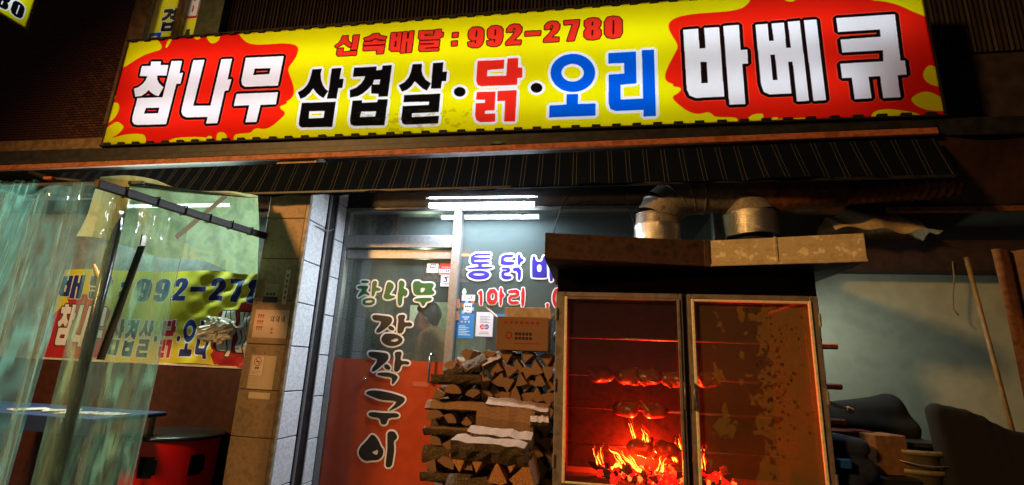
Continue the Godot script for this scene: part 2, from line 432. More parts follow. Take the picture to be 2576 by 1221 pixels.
func ramp_image(sd: int, freq: float, cols: Array, size := 256, octaves := 4, stretch := 1) -> Image:
	var n := FastNoiseLite.new()
	n.seed = sd
	n.noise_type = FastNoiseLite.TYPE_SIMPLEX_SMOOTH
	n.frequency = freq
	n.fractal_octaves = octaves
	var src := n.get_seamless_image(size, size)
	src.convert(Image.FORMAT_L8)
	var lut := PackedByteArray()
	for i in 256:
		var t := clampf((i / 255.0 - 0.2) / 0.6, 0.0, 1.0) * (cols.size() - 1)
		var k := mini(int(t), cols.size() - 2)
		var c: Color = cols[k].lerp(cols[k + 1], t - k)
		lut.append_array([c.r8, c.g8, c.b8, c.a8])
	var from := src.get_data()
	var to := PackedByteArray()
	to.resize(size * size * 4)
	for i in size * size:
		var k := from[i] * 4
		to[i * 4] = lut[k]
		to[i * 4 + 1] = lut[k + 1]
		to[i * 4 + 2] = lut[k + 2]
		to[i * 4 + 3] = lut[k + 3]
	var im := Image.create_from_data(size, size, false, Image.FORMAT_RGBA8, to)
	if stretch > 1:
		im.resize(size, size / stretch)
	return im

func tex(im: Image) -> ImageTexture:
	return ImageTexture.create_from_image(im)

# a grainy surface: colours spread by noise, repeated every `size` metres
func grainy(sd: int, cols: Array, size: float, rough := 0.75, metal := 0.0, freq := 0.02, relief := 0.0, in_world := true) -> StandardMaterial3D:
	var m := plain(Color.WHITE, rough, metal)
	m.albedo_texture = tex(ramp_image(sd, freq, cols))
	m.uv1_triplanar = true
	m.uv1_world_triplanar = in_world
	m.uv1_scale = Vector3.ONE / size
	if relief > 0.0:
		m.heightmap_enabled = true
		m.heightmap_scale = relief
		m.heightmap_texture = m.albedo_texture
	return m

func glow(c: Color, power: float) -> StandardMaterial3D:
	var m := plain(c, 0.6)
	m.emission_enabled = true
	m.emission = c
	m.emission_energy_multiplier = power
	return m

func pane(c: Color, alpha: float, rough := 0.02) -> StandardMaterial3D:
	var m := plain(Color(c.r, c.g, c.b, alpha), rough)
	m.transparency = BaseMaterial3D.TRANSPARENCY_ALPHA
	return m

func textured(im: Image, rough := 0.6) -> StandardMaterial3D:
	var m := plain(Color.WHITE, rough)
	m.albedo_texture = tex(im)
	m.texture_repeat = false
	return m

# a flat printed rectangle: lower left corner, width vector, height vector
func print_sheet(o: Vector3, u: Vector3, v: Vector3, called: String, m: Material, parent: Node) -> MeshInstance3D:
	var st := begin()
	sheet(st, 1, 1, func(a, b): return o + u * a + v * (1.0 - b))
	return part(st, called, m, parent)

func area(parent: Node, at: Vector3, towards: Vector3, size: Vector2, c: Color, e: float) -> void:
	var l := AreaLight3D.new()
	l.name = numbered("area_light", parent)
	l.area_size = size
	l.area_normalize_energy = true
	l.light_color = c
	l.light_energy = e
	l.area_range = 30.0
	l.shadow_enabled = true
	parent.add_child(l)
	var g := (parent as Node3D).global_transform
	var p := g * at
	var d := (g.basis * towards).normalized()
	l.look_at_from_position(p, p + d, Vector3.UP if absf(d.y) < 0.95 else Vector3.RIGHT)

func lamp(parent: Node, at: Vector3, c: Color, e: float, size := 0.03) -> void:
	var l := OmniLight3D.new()
	l.name = numbered("bulb_light", parent)
	l.light_color = c
	l.light_energy = e
	l.light_size = size
	l.omni_range = 40.0
	l.omni_attenuation = 2.0
	l.shadow_enabled = true
	parent.add_child(l)
	l.position = at

# ---------------------------------------------------------------- rounded bodies: tapered bones joined by a smooth minimum, meshed as surface nets
func body(st: SurfaceTool, bones: Array, cell: float, k: float) -> void:
	var lo := Vector3.ONE * 1e9
	var hi := -lo
	for b in bones:
		var r: float = maxf(b[2], b[3]) + cell * 2.0
		for p in [b[0], b[1]]:
			lo = lo.min(p - Vector3.ONE * r)
			hi = hi.max(p + Vector3.ONE * r)
	var n := Vector3i(((hi - lo) / cell).ceil()) + Vector3i.ONE
	var f := PackedFloat32Array()
	f.resize(n.x * n.y * n.z)
	f.fill(1.0)
	for b in bones:
		var a: Vector3 = b[0]
		var d: Vector3 = b[1] - a
		var dd := maxf(d.length_squared(), 1e-9)
		var ra: float = b[2]
		var rb: float = b[3]
		var sq: Vector3 = b[4] if b.size() > 4 else Vector3.ONE
		var reach := maxf(ra, rb) + k + cell * 2.0
		var i0 := Vector3i(((a.min(b[1]) - Vector3.ONE * reach - lo) / cell).floor()).clamp(Vector3i.ZERO, n - Vector3i.ONE)
		var i1 := Vector3i(((a.max(b[1]) + Vector3.ONE * reach - lo) / cell).ceil()).clamp(Vector3i.ZERO, n - Vector3i.ONE)
		for z in range(i0.z, i1.z + 1):
			for y in range(i0.y, i1.y + 1):
				var row := (z * n.y + y) * n.x
				for x in range(i0.x, i1.x + 1):
					var p := lo + Vector3(x, y, z) * cell - a
					var t := clampf(p.dot(d) / dd, 0.0, 1.0)
					var e := ((p - d * t) * sq).length() - lerpf(ra, rb, t)
					var g := f[row + x]
					var h := clampf(0.5 + 0.5 * (g - e) / k, 0.0, 1.0)
					f[row + x] = lerpf(g, e, h) - k * h * (1.0 - h)
	var vert := {}
	var at := func(x, y, z): return (z * n.y + y) * n.x + x
	for z in n.z - 1:
		for y in n.y - 1:
			for x in n.x - 1:
				var base: int = (z * n.y + y) * n.x + x
				var neg := 0
				for c in 8:
					if f[base + (c & 1) + ((c >> 1) & 1) * n.x + (c >> 2) * n.x * n.y] < 0.0:
						neg += 1
				if neg == 0 or neg == 8:
					continue
				var sum := Vector3.ZERO
				var cnt := 0
				for c in 8:
					for ax in [1, 2, 4]:
						if c & ax:
							continue
						var c2: int = c | ax
						var v1 := f[base + (c & 1) + ((c >> 1) & 1) * n.x + (c >> 2) * n.x * n.y]
						var v2 := f[base + (c2 & 1) + ((c2 >> 1) & 1) * n.x + (c2 >> 2) * n.x * n.y]
						if (v1 < 0.0) != (v2 < 0.0):
							var t := v1 / (v1 - v2)
							var p1 := Vector3(c & 1, (c >> 1) & 1, c >> 2)
							var p2 := Vector3(c2 & 1, (c2 >> 1) & 1, c2 >> 2)
							sum += p1.lerp(p2, t)
							cnt += 1
				vert[base] = lo + (Vector3(x, y, z) + sum / cnt) * cell
	var sx := 1
	var sy := n.x
	var sz := n.x * n.y
	for base in vert:
		for ax in 3:
			var s: int = [sx, sy, sz][ax]
			var s1: int = [sy, sz, sx][ax]
			var s2: int = [sz, sx, sy][ax]
			if (f[base] < 0.0) == (f[base + s] < 0.0):
				continue
			if not (vert.has(base - s1) and vert.has(base - s2) and vert.has(base - s1 - s2)):
				continue
			var q := [vert[base], vert[base - s1], vert[base - s1 - s2], vert[base - s2]]
			if f[base] >= 0.0:
				q.reverse()
			st.add_vertex(q[0]); st.add_vertex(q[2]); st.add_vertex(q[1])
			st.add_vertex(q[0]); st.add_vertex(q[3]); st.add_vertex(q[2])

# ---------------------------------------------------------------- the scene
func _ready() -> void:
	rng.seed = 20
	var cam = Camera3D.new()
	cam.name = "camera"
	cam.transform = Transform3D(Basis(Vector3(0.985982, 0.042798, -0.161270), Vector3(-0.001678, 0.969039, 0.246903), Vector3(0.166844, -0.243172, 0.955526)), Vector3(0.000, 1.400, 4.000))
	cam.fov = 51.7700
	cam.near = 0.05
	cam.far = 200.0
	add_child(cam)
	cam.current = true

	var env = Environment.new()
	env.background_mode = Environment.BG_SKY
	var sky_mat = ProceduralSkyMaterial.new()
	sky_mat.sky_top_color = Color(0.10, 0.10, 0.14)
	sky_mat.sky_horizon_color = Color(0.30, 0.245, 0.21)
	sky_mat.ground_bottom_color = Color(0.06, 0.05, 0.05)
	sky_mat.ground_horizon_color = Color(0.24, 0.195, 0.17)
	var sky = Sky.new()
	sky.sky_material = sky_mat
	env.sky = sky
	env.background_energy_multiplier = 0.8
	env.tonemap_mode = Environment.TONE_MAPPER_LINEAR
	env.tonemap_exposure = 1.0
	env.sdfgi_enabled = true
	env.ssao_enabled = true
	env.ssil_enabled = true
	var we = WorldEnvironment.new()
	we.name = "environment"
	we.environment = env
	add_child(we)

	build_materials()
	build_ground()
	build_street_lamp()
	build_building()
	build_sign()
	build_awning()
	build_pillar()
	build_shop_front()
	build_room()
	build_lamps()
	build_oven()
	build_hood()
	build_firewood()
	build_tent()
	build_side_yard()

func build_materials() -> void:
	M.steel = grainy(3, [Color(0.40, 0.37, 0.34), Color(0.62, 0.60, 0.57), Color(0.50, 0.47, 0.44)], 0.5, 0.42, 0.7, 0.02)
	M.alu = grainy(4, [Color(0.50, 0.50, 0.50), Color(0.56, 0.56, 0.56)], 0.9, 0.40, 0.45, 0.05)
	M.alu.uv1_scale = Vector3(2, 2, 2)
	M.dark_metal = grainy(5, [Color(0.10, 0.10, 0.11), Color(0.17, 0.17, 0.18)], 0.5, 0.5, 0.2, 0.02)
	M.black = plain(Color(0.045, 0.045, 0.05), 0.6)
	M.plaster = grainy(6, [Color(0.16, 0.13, 0.12), Color(0.24, 0.20, 0.18)], 0.8, 0.9)
	M.beige = grainy(7, [Color(0.42, 0.34, 0.24), Color(0.56, 0.46, 0.33)], 0.6, 0.7, 0.0, 0.02)
	M.rust_board = grainy(8, [Color(0.50, 0.27, 0.16), Color(0.66, 0.40, 0.26), Color(0.56, 0.31, 0.19)], 0.7, 0.65, 0.0, 0.02)
	M.glass = pane(Color(0.75, 0.85, 0.85), 0.06, 0.01)
	M.grey_green = grainy(9, [Color(0.25, 0.30, 0.27), Color(0.33, 0.38, 0.34)], 0.6, 0.8)
	M.paper = grainy(11, [Color(0.78, 0.76, 0.70), Color(0.86, 0.85, 0.80)], 0.3, 0.85)
	M.cardboard = grainy(12, [Color(0.42, 0.29, 0.17), Color(0.52, 0.37, 0.23)], 0.3, 0.9)
	M.white_plastic = plain(Color(0.80, 0.80, 0.78), 0.35)
	M.rubber = plain(Color(0.05, 0.05, 0.05), 0.8)

func build_ground() -> void:
	var st = begin()
	cbox(st, Vector3(-25, -0.2, -12), Vector3(25, 0, 25))
	var g = part(st, "ground", grainy(20, [Color(0.16, 0.155, 0.15), Color(0.26, 0.25, 0.245)], 1.2, 0.85, 0.0, 0.05, 0.3))
	g.set_meta("kind", "structure")
	st = begin()
	cbox(st, Vector3(-8, 0.004, -5), Vector3(5, 0.15, 0.62), 0.01)
	var f = part(st, "pavement", grainy(21, [Color(0.34, 0.33, 0.31), Color(0.42, 0.41, 0.39)], 0.9, 0.85))
	f.set_meta("kind", "structure")

# the warm lamp across the street: it stands behind the camera, and lights the hood, the pillar, the logs and the side yard
func build_street_lamp() -> void:
	var t = thing("street_lamp", "grey street lamp post with a warm lit head across the street", "street lamp")
	var top = Vector3(-5.0, 4.7, 6.5)
	var st = begin()
	lathe(st, [Vector2(0.16, 0), Vector2(0.16, 0.05), Vector2(0.075, 0.12), Vector2(0.05, 4.8), Vector2(0.0, 4.83)], 14, Transform3D(Basis(), Vector3(top.x, 0, top.z + 1.2)))
	part(st, "pole", M.alu, t, true)
	st = begin()
	tube(st, [Vector3(top.x, 4.7, top.z + 1.2), Vector3(top.x, 4.9, top.z + 0.8), top + Vector3(0, 0.13, 0.2)], 0.03)
	part(st, "arm", M.alu, t, true)
	st = begin()
	obox(st, Transform3D(Basis(), top + Vector3(0, 0.1, 0)), Vector3(0.24, 0.06, 0.6), 0.02)
	part(st, "lamp_head", M.alu, t)
	st = begin()
	obox(st, Transform3D(Basis(), top + Vector3(0, 0.055, 0)), Vector3(0.18, 0.02, 0.5), 0.005)
	part(st, "lamp_lens", glow(Color(1.0, 0.66, 0.30), 6.0), t)
	var l = SpotLight3D.new()
	l.name = "lamp_light"
	l.light_color = Color(1.0, 0.74, 0.43)
	l.light_energy = 60.0
	l.light_size = 0.40
	l.spot_angle = 51.0
	l.spot_angle_attenuation = 1.0
	l.spot_attenuation = 2.0
	l.spot_range = 40.0
	l.shadow_enabled = true
	t.add_child(l)
	l.look_at_from_position(top, Vector3(-0.9, 0.2, 0.8), Vector3.UP)

func build_building() -> void:
	var t = thing("shop_building", "dark two storey building with tiled upper wall above the glass shop front", "building")
	boxpart(Vector3(-9, 3.13, -3.6), Vector3(5.5, 6.6, 0.08), "upper_wall", M.plaster, t, 0.0)
	# small dark tiles beside the sign
	var tw = 0.062
	var th = 0.029
	var tiles = []
	var y = 3.46
	var row = 0
	while y < 5.5:
		var x = -7.2 + (0.5 * tw if row % 2 else 0.0)
		while x < -4.92:
			if x > -4.6 and y > 4.25:
				break
			tiles.append(Vector3(x, y, 0.083))
			x += tw
		y += th
		row += 1
	var mats = []
	for k in 3:
		mats.append(plain([Color(0.36, 0.22, 0.18), Color(0.42, 0.26, 0.21), Color(0.31, 0.19, 0.16)][k], 0.5))
	var meshes = []
	var st = begin()
	obox(st, Transform3D(), Vector3(tw - 0.006, th - 0.005, 0.012), 0.002)
	var tile_mesh = st.commit()
	tiles.sort_custom(func(p, q): return p.distance_to(Vector3(-4.9, 3.9, 0)) < q.distance_to(Vector3(-4.9, 3.9, 0)))
	var wall_tiles = boxpart(Vector3(-7.3, 3.44, 0.079), Vector3(-4.89, 5.6, 0.0815), "tile_bed", plain(Color(0.12, 0.10, 0.095), 0.9), t, 0.0)
	for k in mini(300, tiles.size()):
		var o = put(tile_mesh, "tile", mats[rng.randi() % 3], wall_tiles)
		o.position = tiles[k] + Vector3(0, 0, rng.randf() * 0.0015)
	var mm = MultiMesh.new()
	mm.transform_format = MultiMesh.TRANSFORM_3D
	mm.mesh = tile_mesh
	mm.instance_count = maxi(0, tiles.size() - 300)
	for k in mm.instance_count:
		mm.set_instance_transform(k, Transform3D(Basis(), tiles[300 + k]))
	var mi = MultiMeshInstance3D.new()
	mi.name = "farther_tiles"
	mi.multimesh = mm
	mi.material_override = mats[0]
	mi.set_meta("kind", "stuff")
	wall_tiles.add_child(mi)
	# window bay of the upper floor
	boxpart(Vector3(-4.905, 3.6, 0.082), Vector3(-4.70, 5.6, 0.15), "window_jamb", M.beige, t)
	boxpart(Vector3(-4.02, 3.6, 0.082), Vector3(-3.735, 5.6, 0.22), "pilaster", M.grey_green, t)
	st = begin()
	sheet(st, 1200, 1, func(u, v): return Vector3(lerpf(-3.73, 5.4, u), lerpf(3.9, 5.7, v), 0.12 + 0.012 * clampf(sin(u * 9.13 / 0.036 * TAU) * 1.8, -1.0, 1.0)))
	part(st, "ribbed_cladding", grainy(22, [Color(0.13, 0.09, 0.085), Color(0.18, 0.13, 0.12)], 0.7, 0.6), t)
	boxpart(Vector3(-8.5, 3.19, 0.081), Vector3(-4.31, 3.36, 0.34), "ledge", M.beige, t, 0.012)
	boxpart(Vector3(-8.5, 3.362, 0.081), Vector3(-4.31, 3.435, 0.20), "ledge_moulding", M.beige, t, 0.015)
	boxpart(Vector3(-8.5, 2.725, -0.25), Vector3(3.4, 3.128, 0.035), "lintel", M.dark_metal, t, 0.004)
	boxpart(Vector3(-8.5, 3.00, 0.037), Vector3(3.4, 3.126, 0.58), "soffit", M.dark_metal, t, 0.004)
	# back wall of the tent bay
	boxpart(Vector3(-8.5, 0.15, -0.2), Vector3(-2.56, 2.722, -0.02), "bay_wall", grainy(23, [Color(0.44, 0.48, 0.47), Color(0.54, 0.58, 0.57)], 0.7, 0.8), t, 0.0)
	boxpart(Vector3(-8.5, 0.152, -0.018), Vector3(-2.56, 1.295, 0.012), "wainscot", grainy(24, [Color(0.20, 0.075, 0.045), Color(0.28, 0.11, 0.07)], 0.5, 0.6), t)
	# wall of the side yard
	boxpart(Vector3(0.95, 0.15, -0.25), Vector3(4.2, 2.722, -0.05), "yard_wall", grainy(25, [Color(0.56, 0.595, 0.54), Color(0.59, 0.625, 0.565), Color(0.55, 0.58, 0.52)], 2.1, 0.8, 0.0, 0.03), t, 0.0)
	boxpart(Vector3(1.32, 2.19, -0.048), Vector3(4.2, 2.42, 0.10), "yard_beam", grainy(26, [Color(0.14, 0.09, 0.07), Color(0.21, 0.13, 0.10)], 0.6, 0.8), t, 0.006)
	boxpart(Vector3(2.3, 2.722, -0.25), Vector3(5.5, 3.9, 0.10), "side_wall", M.plaster, t, 0.0)

	# upper floor window with shop print behind the panes
	var w = thing("upper_window", "tall window with beige mullion above the sign, filled with printed banners", "window")
	boxpart(Vector3(-4.70, 3.6, 0.05), Vector3(-4.02, 5.6, 0.084), "backing", M.black, w, 0.0)
	boxpart(Vector3(-4.338, 3.6, 0.095), Vector3(-4.275, 5.6, 0.17), "mullion", M.beige, w)
	boxpart(Vector3(-4.70, 3.6, 0.14), Vector3(-4.34, 5.6, 0.146), "pane", M.glass, w, 0.0)
	boxpart(Vector3(-4.273, 3.6, 0.14), Vector3(-4.02, 5.6, 0.146), "pane", M.glass, w, 0.0)
	for k in 2:
		var lx: float = [-4.52, -4.147][k]
		boxpart(Vector3(lx - 0.10, 3.9, 0.0845), Vector3(lx + 0.10, 5.3, 0.0865), "light_panel", glow(Color(1.0, 0.97, 0.9), 0.25), w, 0.0)  # light added behind the banners to brighten them
		area(w, Vector3(lx, 4.6, 0.088), Vector3(0, 0, 1), Vector2(0.2, 1.4), Color(1.0, 0.97, 0.9), 0.025)
		var wd: float = [0.36, 0.253][k]
		var im = canvas(int(wd * 900), 1260, Color(0.93, 0.90, 0.12))
		if k == 0:
			for g in SIGN_PRINT.blue.slice(0, 2):
				draw_rings(im, grown(rings_of(g, 0.00055, -2.06, 0.36), 0.008), Color(0.9, 0.9, 0.9), 900, 900)
				draw_rings(im, rings_of(g, 0.00055, -2.06, 0.36), Color(0.05, 0.30, 0.75), 900, 900)
			for g in SIGN_PRINT.black.slice(2, 3):
				draw_rings(im, grown(rings_of(g, 0.00050, -0.92, 0.62), 0.008), Color(0.9, 0.9, 0.9), 900, 900)
				draw_rings(im, rings_of(g, 0.00050, -0.92, 0.62), Color(0.05, 0.30, 0.75), 900, 900)
			for g in SIGN_PRINT.black.slice(3, 5):
				draw_rings(im, grown(rings_of(g, 0.00052, -1.06, 0.74), 0.008), Color(0.9, 0.9, 0.9), 900, 900)
				draw_rings(im, rings_of(g, 0.00052, -1.06, 0.74), Color(0.10, 0.09, 0.08), 900, 900)
		else:
			im.fill_rect(Rect2i(0, 0, im.get_width(), 430), Color(0.72, 0.10, 0.08))
			for g in SIGN_PRINT.black.slice(0, 3):
				draw_rings(im, grown(rings_of(g, 0.00052, -0.96, 0.46), 0.008), Color(0.85, 0.85, 0.3), 900, 900)
				draw_rings(im, rings_of(g, 0.00052, -0.96, 0.46), Color(0.08, 0.07, 0.06), 900, 900)
			for g in SIGN_PRINT.white.slice(5, 7):
				draw_rings(im, rings_of(g, 0.00045, -2.22, 0.86), Color(0.9, 0.9, 0.9), 900, 900)
		var bm = textured(im, 0.5)
		bm.backlight_enabled = true
		bm.backlight = Color(1, 1, 1)
		var bn = print_sheet(Vector3([-4.70, -4.273][k], 3.9, 0.10), Vector3(wd, 0, 0), Vector3(0, 1.4, 0), "window_banner", bm, self)
		tag(bn, ["yellow printed banner with blue letters behind the wide upper window pane", "yellow and red printed banner with black letters behind the narrow upper window pane"][k], "banner", "banners in the upper window")

# a lit sign cabinet: translucent printed face, white inside, light panels on the back
func light_cabinet(t: Node3D, w: float, h: float, d: float, im: Image, panels: Array) -> void:
	# local axes: the face looks along +z from the plane z = 0, lower left corner at the origin
	var lining = plain(Color(0.80, 0.80, 0.80), 0.8)
	var st = begin()
	var k = 0.012
	cbox(st, Vector3(0, 0, -d - k), Vector3(w, h, -d))
	cbox(st, Vector3(0, 0, -d), Vector3(w, k, -0.006))
	cbox(st, Vector3(0, h - k, -d), Vector3(w, h, -0.006))
	cbox(st, Vector3(0, k, -d), Vector3(k, h - k, -0.006))
	cbox(st, Vector3(w - k, k, -d), Vector3(w, h - k, -0.006))
	part(st, "lining", lining, t)
	st = begin()
	cbox(st, Vector3(-0.015, -0.015, -d - 0.03), Vector3(w + 0.015, h + 0.015, -d - 0.014))
	cbox(st, Vector3(-0.015, -0.015, -d - 0.013), Vector3(w + 0.015, -0.002, 0.0))
	cbox(st, Vector3(-0.015, h + 0.002, -d - 0.013), Vector3(w + 0.015, h + 0.015, 0.0))
	cbox(st, Vector3(-0.015, 0, -d - 0.013), Vector3(-0.002, h, 0.0))
	cbox(st, Vector3(w + 0.002, 0, -d - 0.013), Vector3(w + 0.015, h, 0.0))
	part(st, "cabinet", M.dark_metal, t)
	var m = textured(im, 0.45)
	m.backlight_enabled = true
	m.backlight = Color(1.7, 1.7, 1.7)
	print_sheet(Vector3(0.001, 0.001, -0.004), Vector3(w - 0.002, 0, 0), Vector3(0, h - 0.002, 0), "sign_face", m, t)
	for p in panels:
		# x, y, width, height, energy
		boxpart(Vector3(p[0], p[1], -d + 0.002), Vector3(p[0] + p[2], p[1] + p[3], -d + 0.012), "light_panel", glow(Color(0.95, 0.97, 1.0), p[4] / (p[2] * p[3]) * 0.5), t, 0.0)
		area(t, Vector3(p[0] + p[2] / 2, p[1] + p[3] / 2, -d + 0.02), Vector3(0, 0, 1), Vector2(p[2], p[3]), Color(0.93, 0.97, 1.0), p[4])

func build_sign() -> void:
	var w = 6.547
	var h = 1.043
	var t = thing("shop_sign", "long backlit yellow and red sign with Korean lettering and a phone number", "sign", "", Vector3(-4.285, 3.142, 0.60))
	var W = 4096
	var H = int(W * h / w)
	var s = W / w
	var yellow = Color(0.91, 0.90, 0.03)
	var red = Color(0.92, 0.13, 0.06)
	var white = Color(0.93, 0.95, 0.97)
	var im = canvas(W, H, yellow)
	for g in SIGN_PRINT.redblob:
		var r = [smooth(rings_of(g)[0])]
		draw_rings(im, grown(r, 0.006), Color(0.95, 0.75, 0.05), s, s)
		draw_rings(im, r, red, s, s)
	for g in SIGN_PRINT.yelblob:
		draw_rings(im, [smooth(rings_of(g)[0])], yellow, s, s)
	for g in SIGN_PRINT.white:
		draw_rings(im, grown(rings_of(g), 0.030), Color(0.95, 0.30, 0.20), s, s)
	for g in SIGN_PRINT.white:
		draw_rings(im, grown(rings_of(g), 0.024), Color(0.10, 0.04, 0.04), s, s)
	for g in SIGN_PRINT.white:
		draw_rings(im, rings_of(g), white, s, s)
	for set_ in ["black", "red", "blue"]:
		for g in SIGN_PRINT[set_]:
			draw_rings(im, grown(rings_of(g), 0.024), white, s, s)
	for set_ in ["black", "red", "blue"]:
		for g in SIGN_PRINT[set_]:
			draw_rings(im, rings_of(g), {"black": Color(0.055, 0.045, 0.04), "red": Color(0.90, 0.17, 0.12), "blue": Color(0.0, 0.36, 0.88)}[set_], s, s)
	for g in SIGN_PRINT.phone:
		draw_rings(im, grown(rings_of(g), 0.008), Color(0.22, 0.03, 0.02), s, s)
	for g in SIGN_PRINT.phone:
		draw_rings(im, rings_of(g), Color(0.89, 0.19, 0.13), s, s)
	im.shrink_x2()
	# stains of dirt along the lower edge, and specks on the dark letters
	var n = FastNoiseLite.new()
	n.seed = 5
	n.frequency = 0.03
	n.fractal_octaves = 5
	for y in range(int(H * 0.5 * 0.80), H / 2):
		for x in range(720, 1080):
			if n.get_noise_2d(x, y * 1.8) > 0.12 + 0.30 * absf(x - 890) / 190.0:
				im.set_pixel(x, y, im.get_pixel(x, y).lerp(Color(0.42, 0.36, 0.04), 0.22))
	for k in 240:
		var x = rng.randi_range(10, W / 2 - 10)
		var y = rng.randi_range(6, H / 2 - 8)
		var c = im.get_pixel(x, y)
		im.set_pixel(x, y, c.lerp(Color(0.75, 0.72, 0.65) if c.v < 0.3 else Color(0.35, 0.3, 0.1), 0.45))
	var panels = []
	for k in 5:
		panels.append([0.10 + k * 1.21, 0.72, 1.17, 0.10, 0.150])
		panels.append([0.10 + k * 1.21, 0.24, 1.17, 0.10, 0.142 if k < 4 else 0.115])
	panels.append([6.17, 0.70, 0.30, 0.10, 0.035])
	light_cabinet(t, w, h, 0.26, im, panels)
	var st = begin()
	obox(st, Transform3D(), Vector3(0.062, 0.020, 0.022), 0.002)
	var clip = st.commit()
	for e in 2:
		for k in 45:
			var o = put(clip, "clip", M.rubber, t)
			o.position = Vector3(0.06 + k * 0.1455 + rng.randf_range(-0.004, 0.004), [0.006, h - 0.006][e], 0.006)
			o.rotation.z = rng.randf_range(-0.03, 0.03)
	for e in 2:
		boxpart(Vector3(-0.014, [-0.014, h + 0.003][e], 0.001), Vector3(w + 0.014, [-0.003, h + 0.014][e], 0.012), "edge_rail", M.rubber, t, 0.001)

	# the blade sign at the corner, seen from its side
	var b = thing("blade_sign", "small yellow lit sign with black digits sticking out above the tiled wall", "sign")
	b.transform = Transform3D(Basis(Vector3(0, 0, -1), Vector3.UP, Vector3(1, 0, 0)), Vector3(-4.5, 3.865, 2.05))
	var bi = canvas(820, 900, yellow)
	var ph: Array = SIGN_PRINT.phone
	for j in 2:
		var g: Array = ph[[18, 19][j]]
		var rr = rings_of(g, 0.00065, -2.1315, -0.440)
		draw_rings(bi, grown(rr, 0.010), white, 1000, 1000)
		draw_rings(bi, rr, Color(0.06, 0.05, 0.06), 1000, 1000)
	light_cabinet(b, 0.82, 0.9, 0.12, bi, [[0.06, 0.06, 0.70, 0.78, 0.18]])

func build_awning() -> void:
	var t = thing("awning", "dark pinstriped fabric awning under a rust brown board", "awning")
	var st = begin()
	var l = Vector3(-5.694, 2.934, 0.620)
	var r = Vector3(2.185, 3.012, 0.620)
	bar(st, l, r, 0.035, 0.045, 0.003)
	part(st, "front_board", M.rust_board, t)
	st = begin()
	bar(st, l + Vector3(0, 0.055, -0.03), r + Vector3(0, 0.055, -0.03), 0.06, 0.05, 0.004)
	part(st, "roller_case", M.dark_metal, t)
	var im = canvas(256, 8, Color(0.06, 0.085, 0.125))
	for x in [60, 112]:
		im.fill_rect(Rect2i(x, 0, 8, 8), Color(0.29, 0.285, 0.265))
	var m = plain(Color.WHITE, 0.85)
	m.albedo_texture = tex(im)
	m.backlight_enabled = true
	m.backlight = Color(0.35, 0.35, 0.35)
	m.metallic_specular = 0.08
	st = begin()
	var a = Vector3(-4.589, 2.884, 0.620)
	var b = Vector3(2.174, 2.966, 0.620)
	var c = Vector3(-3.620, 2.636, 0.740)
	var d = Vector3(2.122, 2.662, 0.740)
	sheet(st, 400, 14, func(u, v):
		var top = a.lerp(b, u)
		var low = Vector3(lerpf(a.x - 0.03, b.x + 0.02, u), lerpf(2.595, 2.652, u) - 0.012 * sin(u * 5.0), 0.74)
		var p = top.lerp(low, v)
		p.z += 0.014 * sin(u * 48.0 * TAU / 4.0) * v + 0.014 * sin(u * 31.0) * v + 0.02 * sin(u * 9.0 + 1.0) * v
		p.y += 0.006 * sin(u * 48.0 * TAU / 2.0 + 1.0) * v * v - 0.02 * sin(v * PI) * 0.3
		return p, (b.x - a.x) / 0.122, 1.0)
	part(st, "fabric", m, t, true)
	st = begin()
	bar(st, Vector3(a.x, 2.602, 0.728), Vector3(b.x, 2.659, 0.728), 0.018, 0.018, 0.002)
	part(st, "hem_bar", M.dark_metal, t)
	for k in 5:
		var x = lerpf(a.x + 0.2, b.x - 0.2, k / 4.0)
		st = begin()
		tube(st, [Vector3(x, 2.66, 0.72), Vector3(x, 2.86, 0.30), Vector3(x, 2.95, 0.05)], 0.012, 8)
		part(st, "awning_arm", M.dark_metal, t, true)
	# a green leaf lying on the board
	st = begin()
	var lp = Vector3(-0.728, 3.012, 0.625) + Vector3(0, 0.004, 0)
	sheet(st, 8, 4, func(u, v): return lp + Vector3((u - 0.5) * 0.12, 0.03 * sin(u * PI) * (1.0 - v) + 0.004 * sin(u * 9.0), 0.012 * (v - 0.5) + 0.01 * sin(u * PI)))
	tag(part(st, "leaf", plain(Color(0.22, 0.42, 0.30), 0.6), self, true), "small green leaf caught between the sign and the rust brown board", "leaf")
	# rusty clamp that holds the awning's end, with a knot of orange cloth
	var k2 = thing("wall_clamp", "rusty clamp on the awning's end above the vinyl curtain", "clamp")
	st = begin()
	cbox(st, Vector3(-4.238, 2.710, 0.950), Vector3(-4.320, 2.804, 0.800) + Vector3(0, -0.12, 0), 0.006)
	part(st, "block", M.rust_board, k2)
	st = begin()
	tube(st, [Vector3(-4.526, 2.768, 0.900), Vector3(-4.313, 2.710, 0.900), Vector3(-3.996, 2.682, 0.900)], 0.018, 8)
	part(st, "rod", M.dark_metal, k2, true)

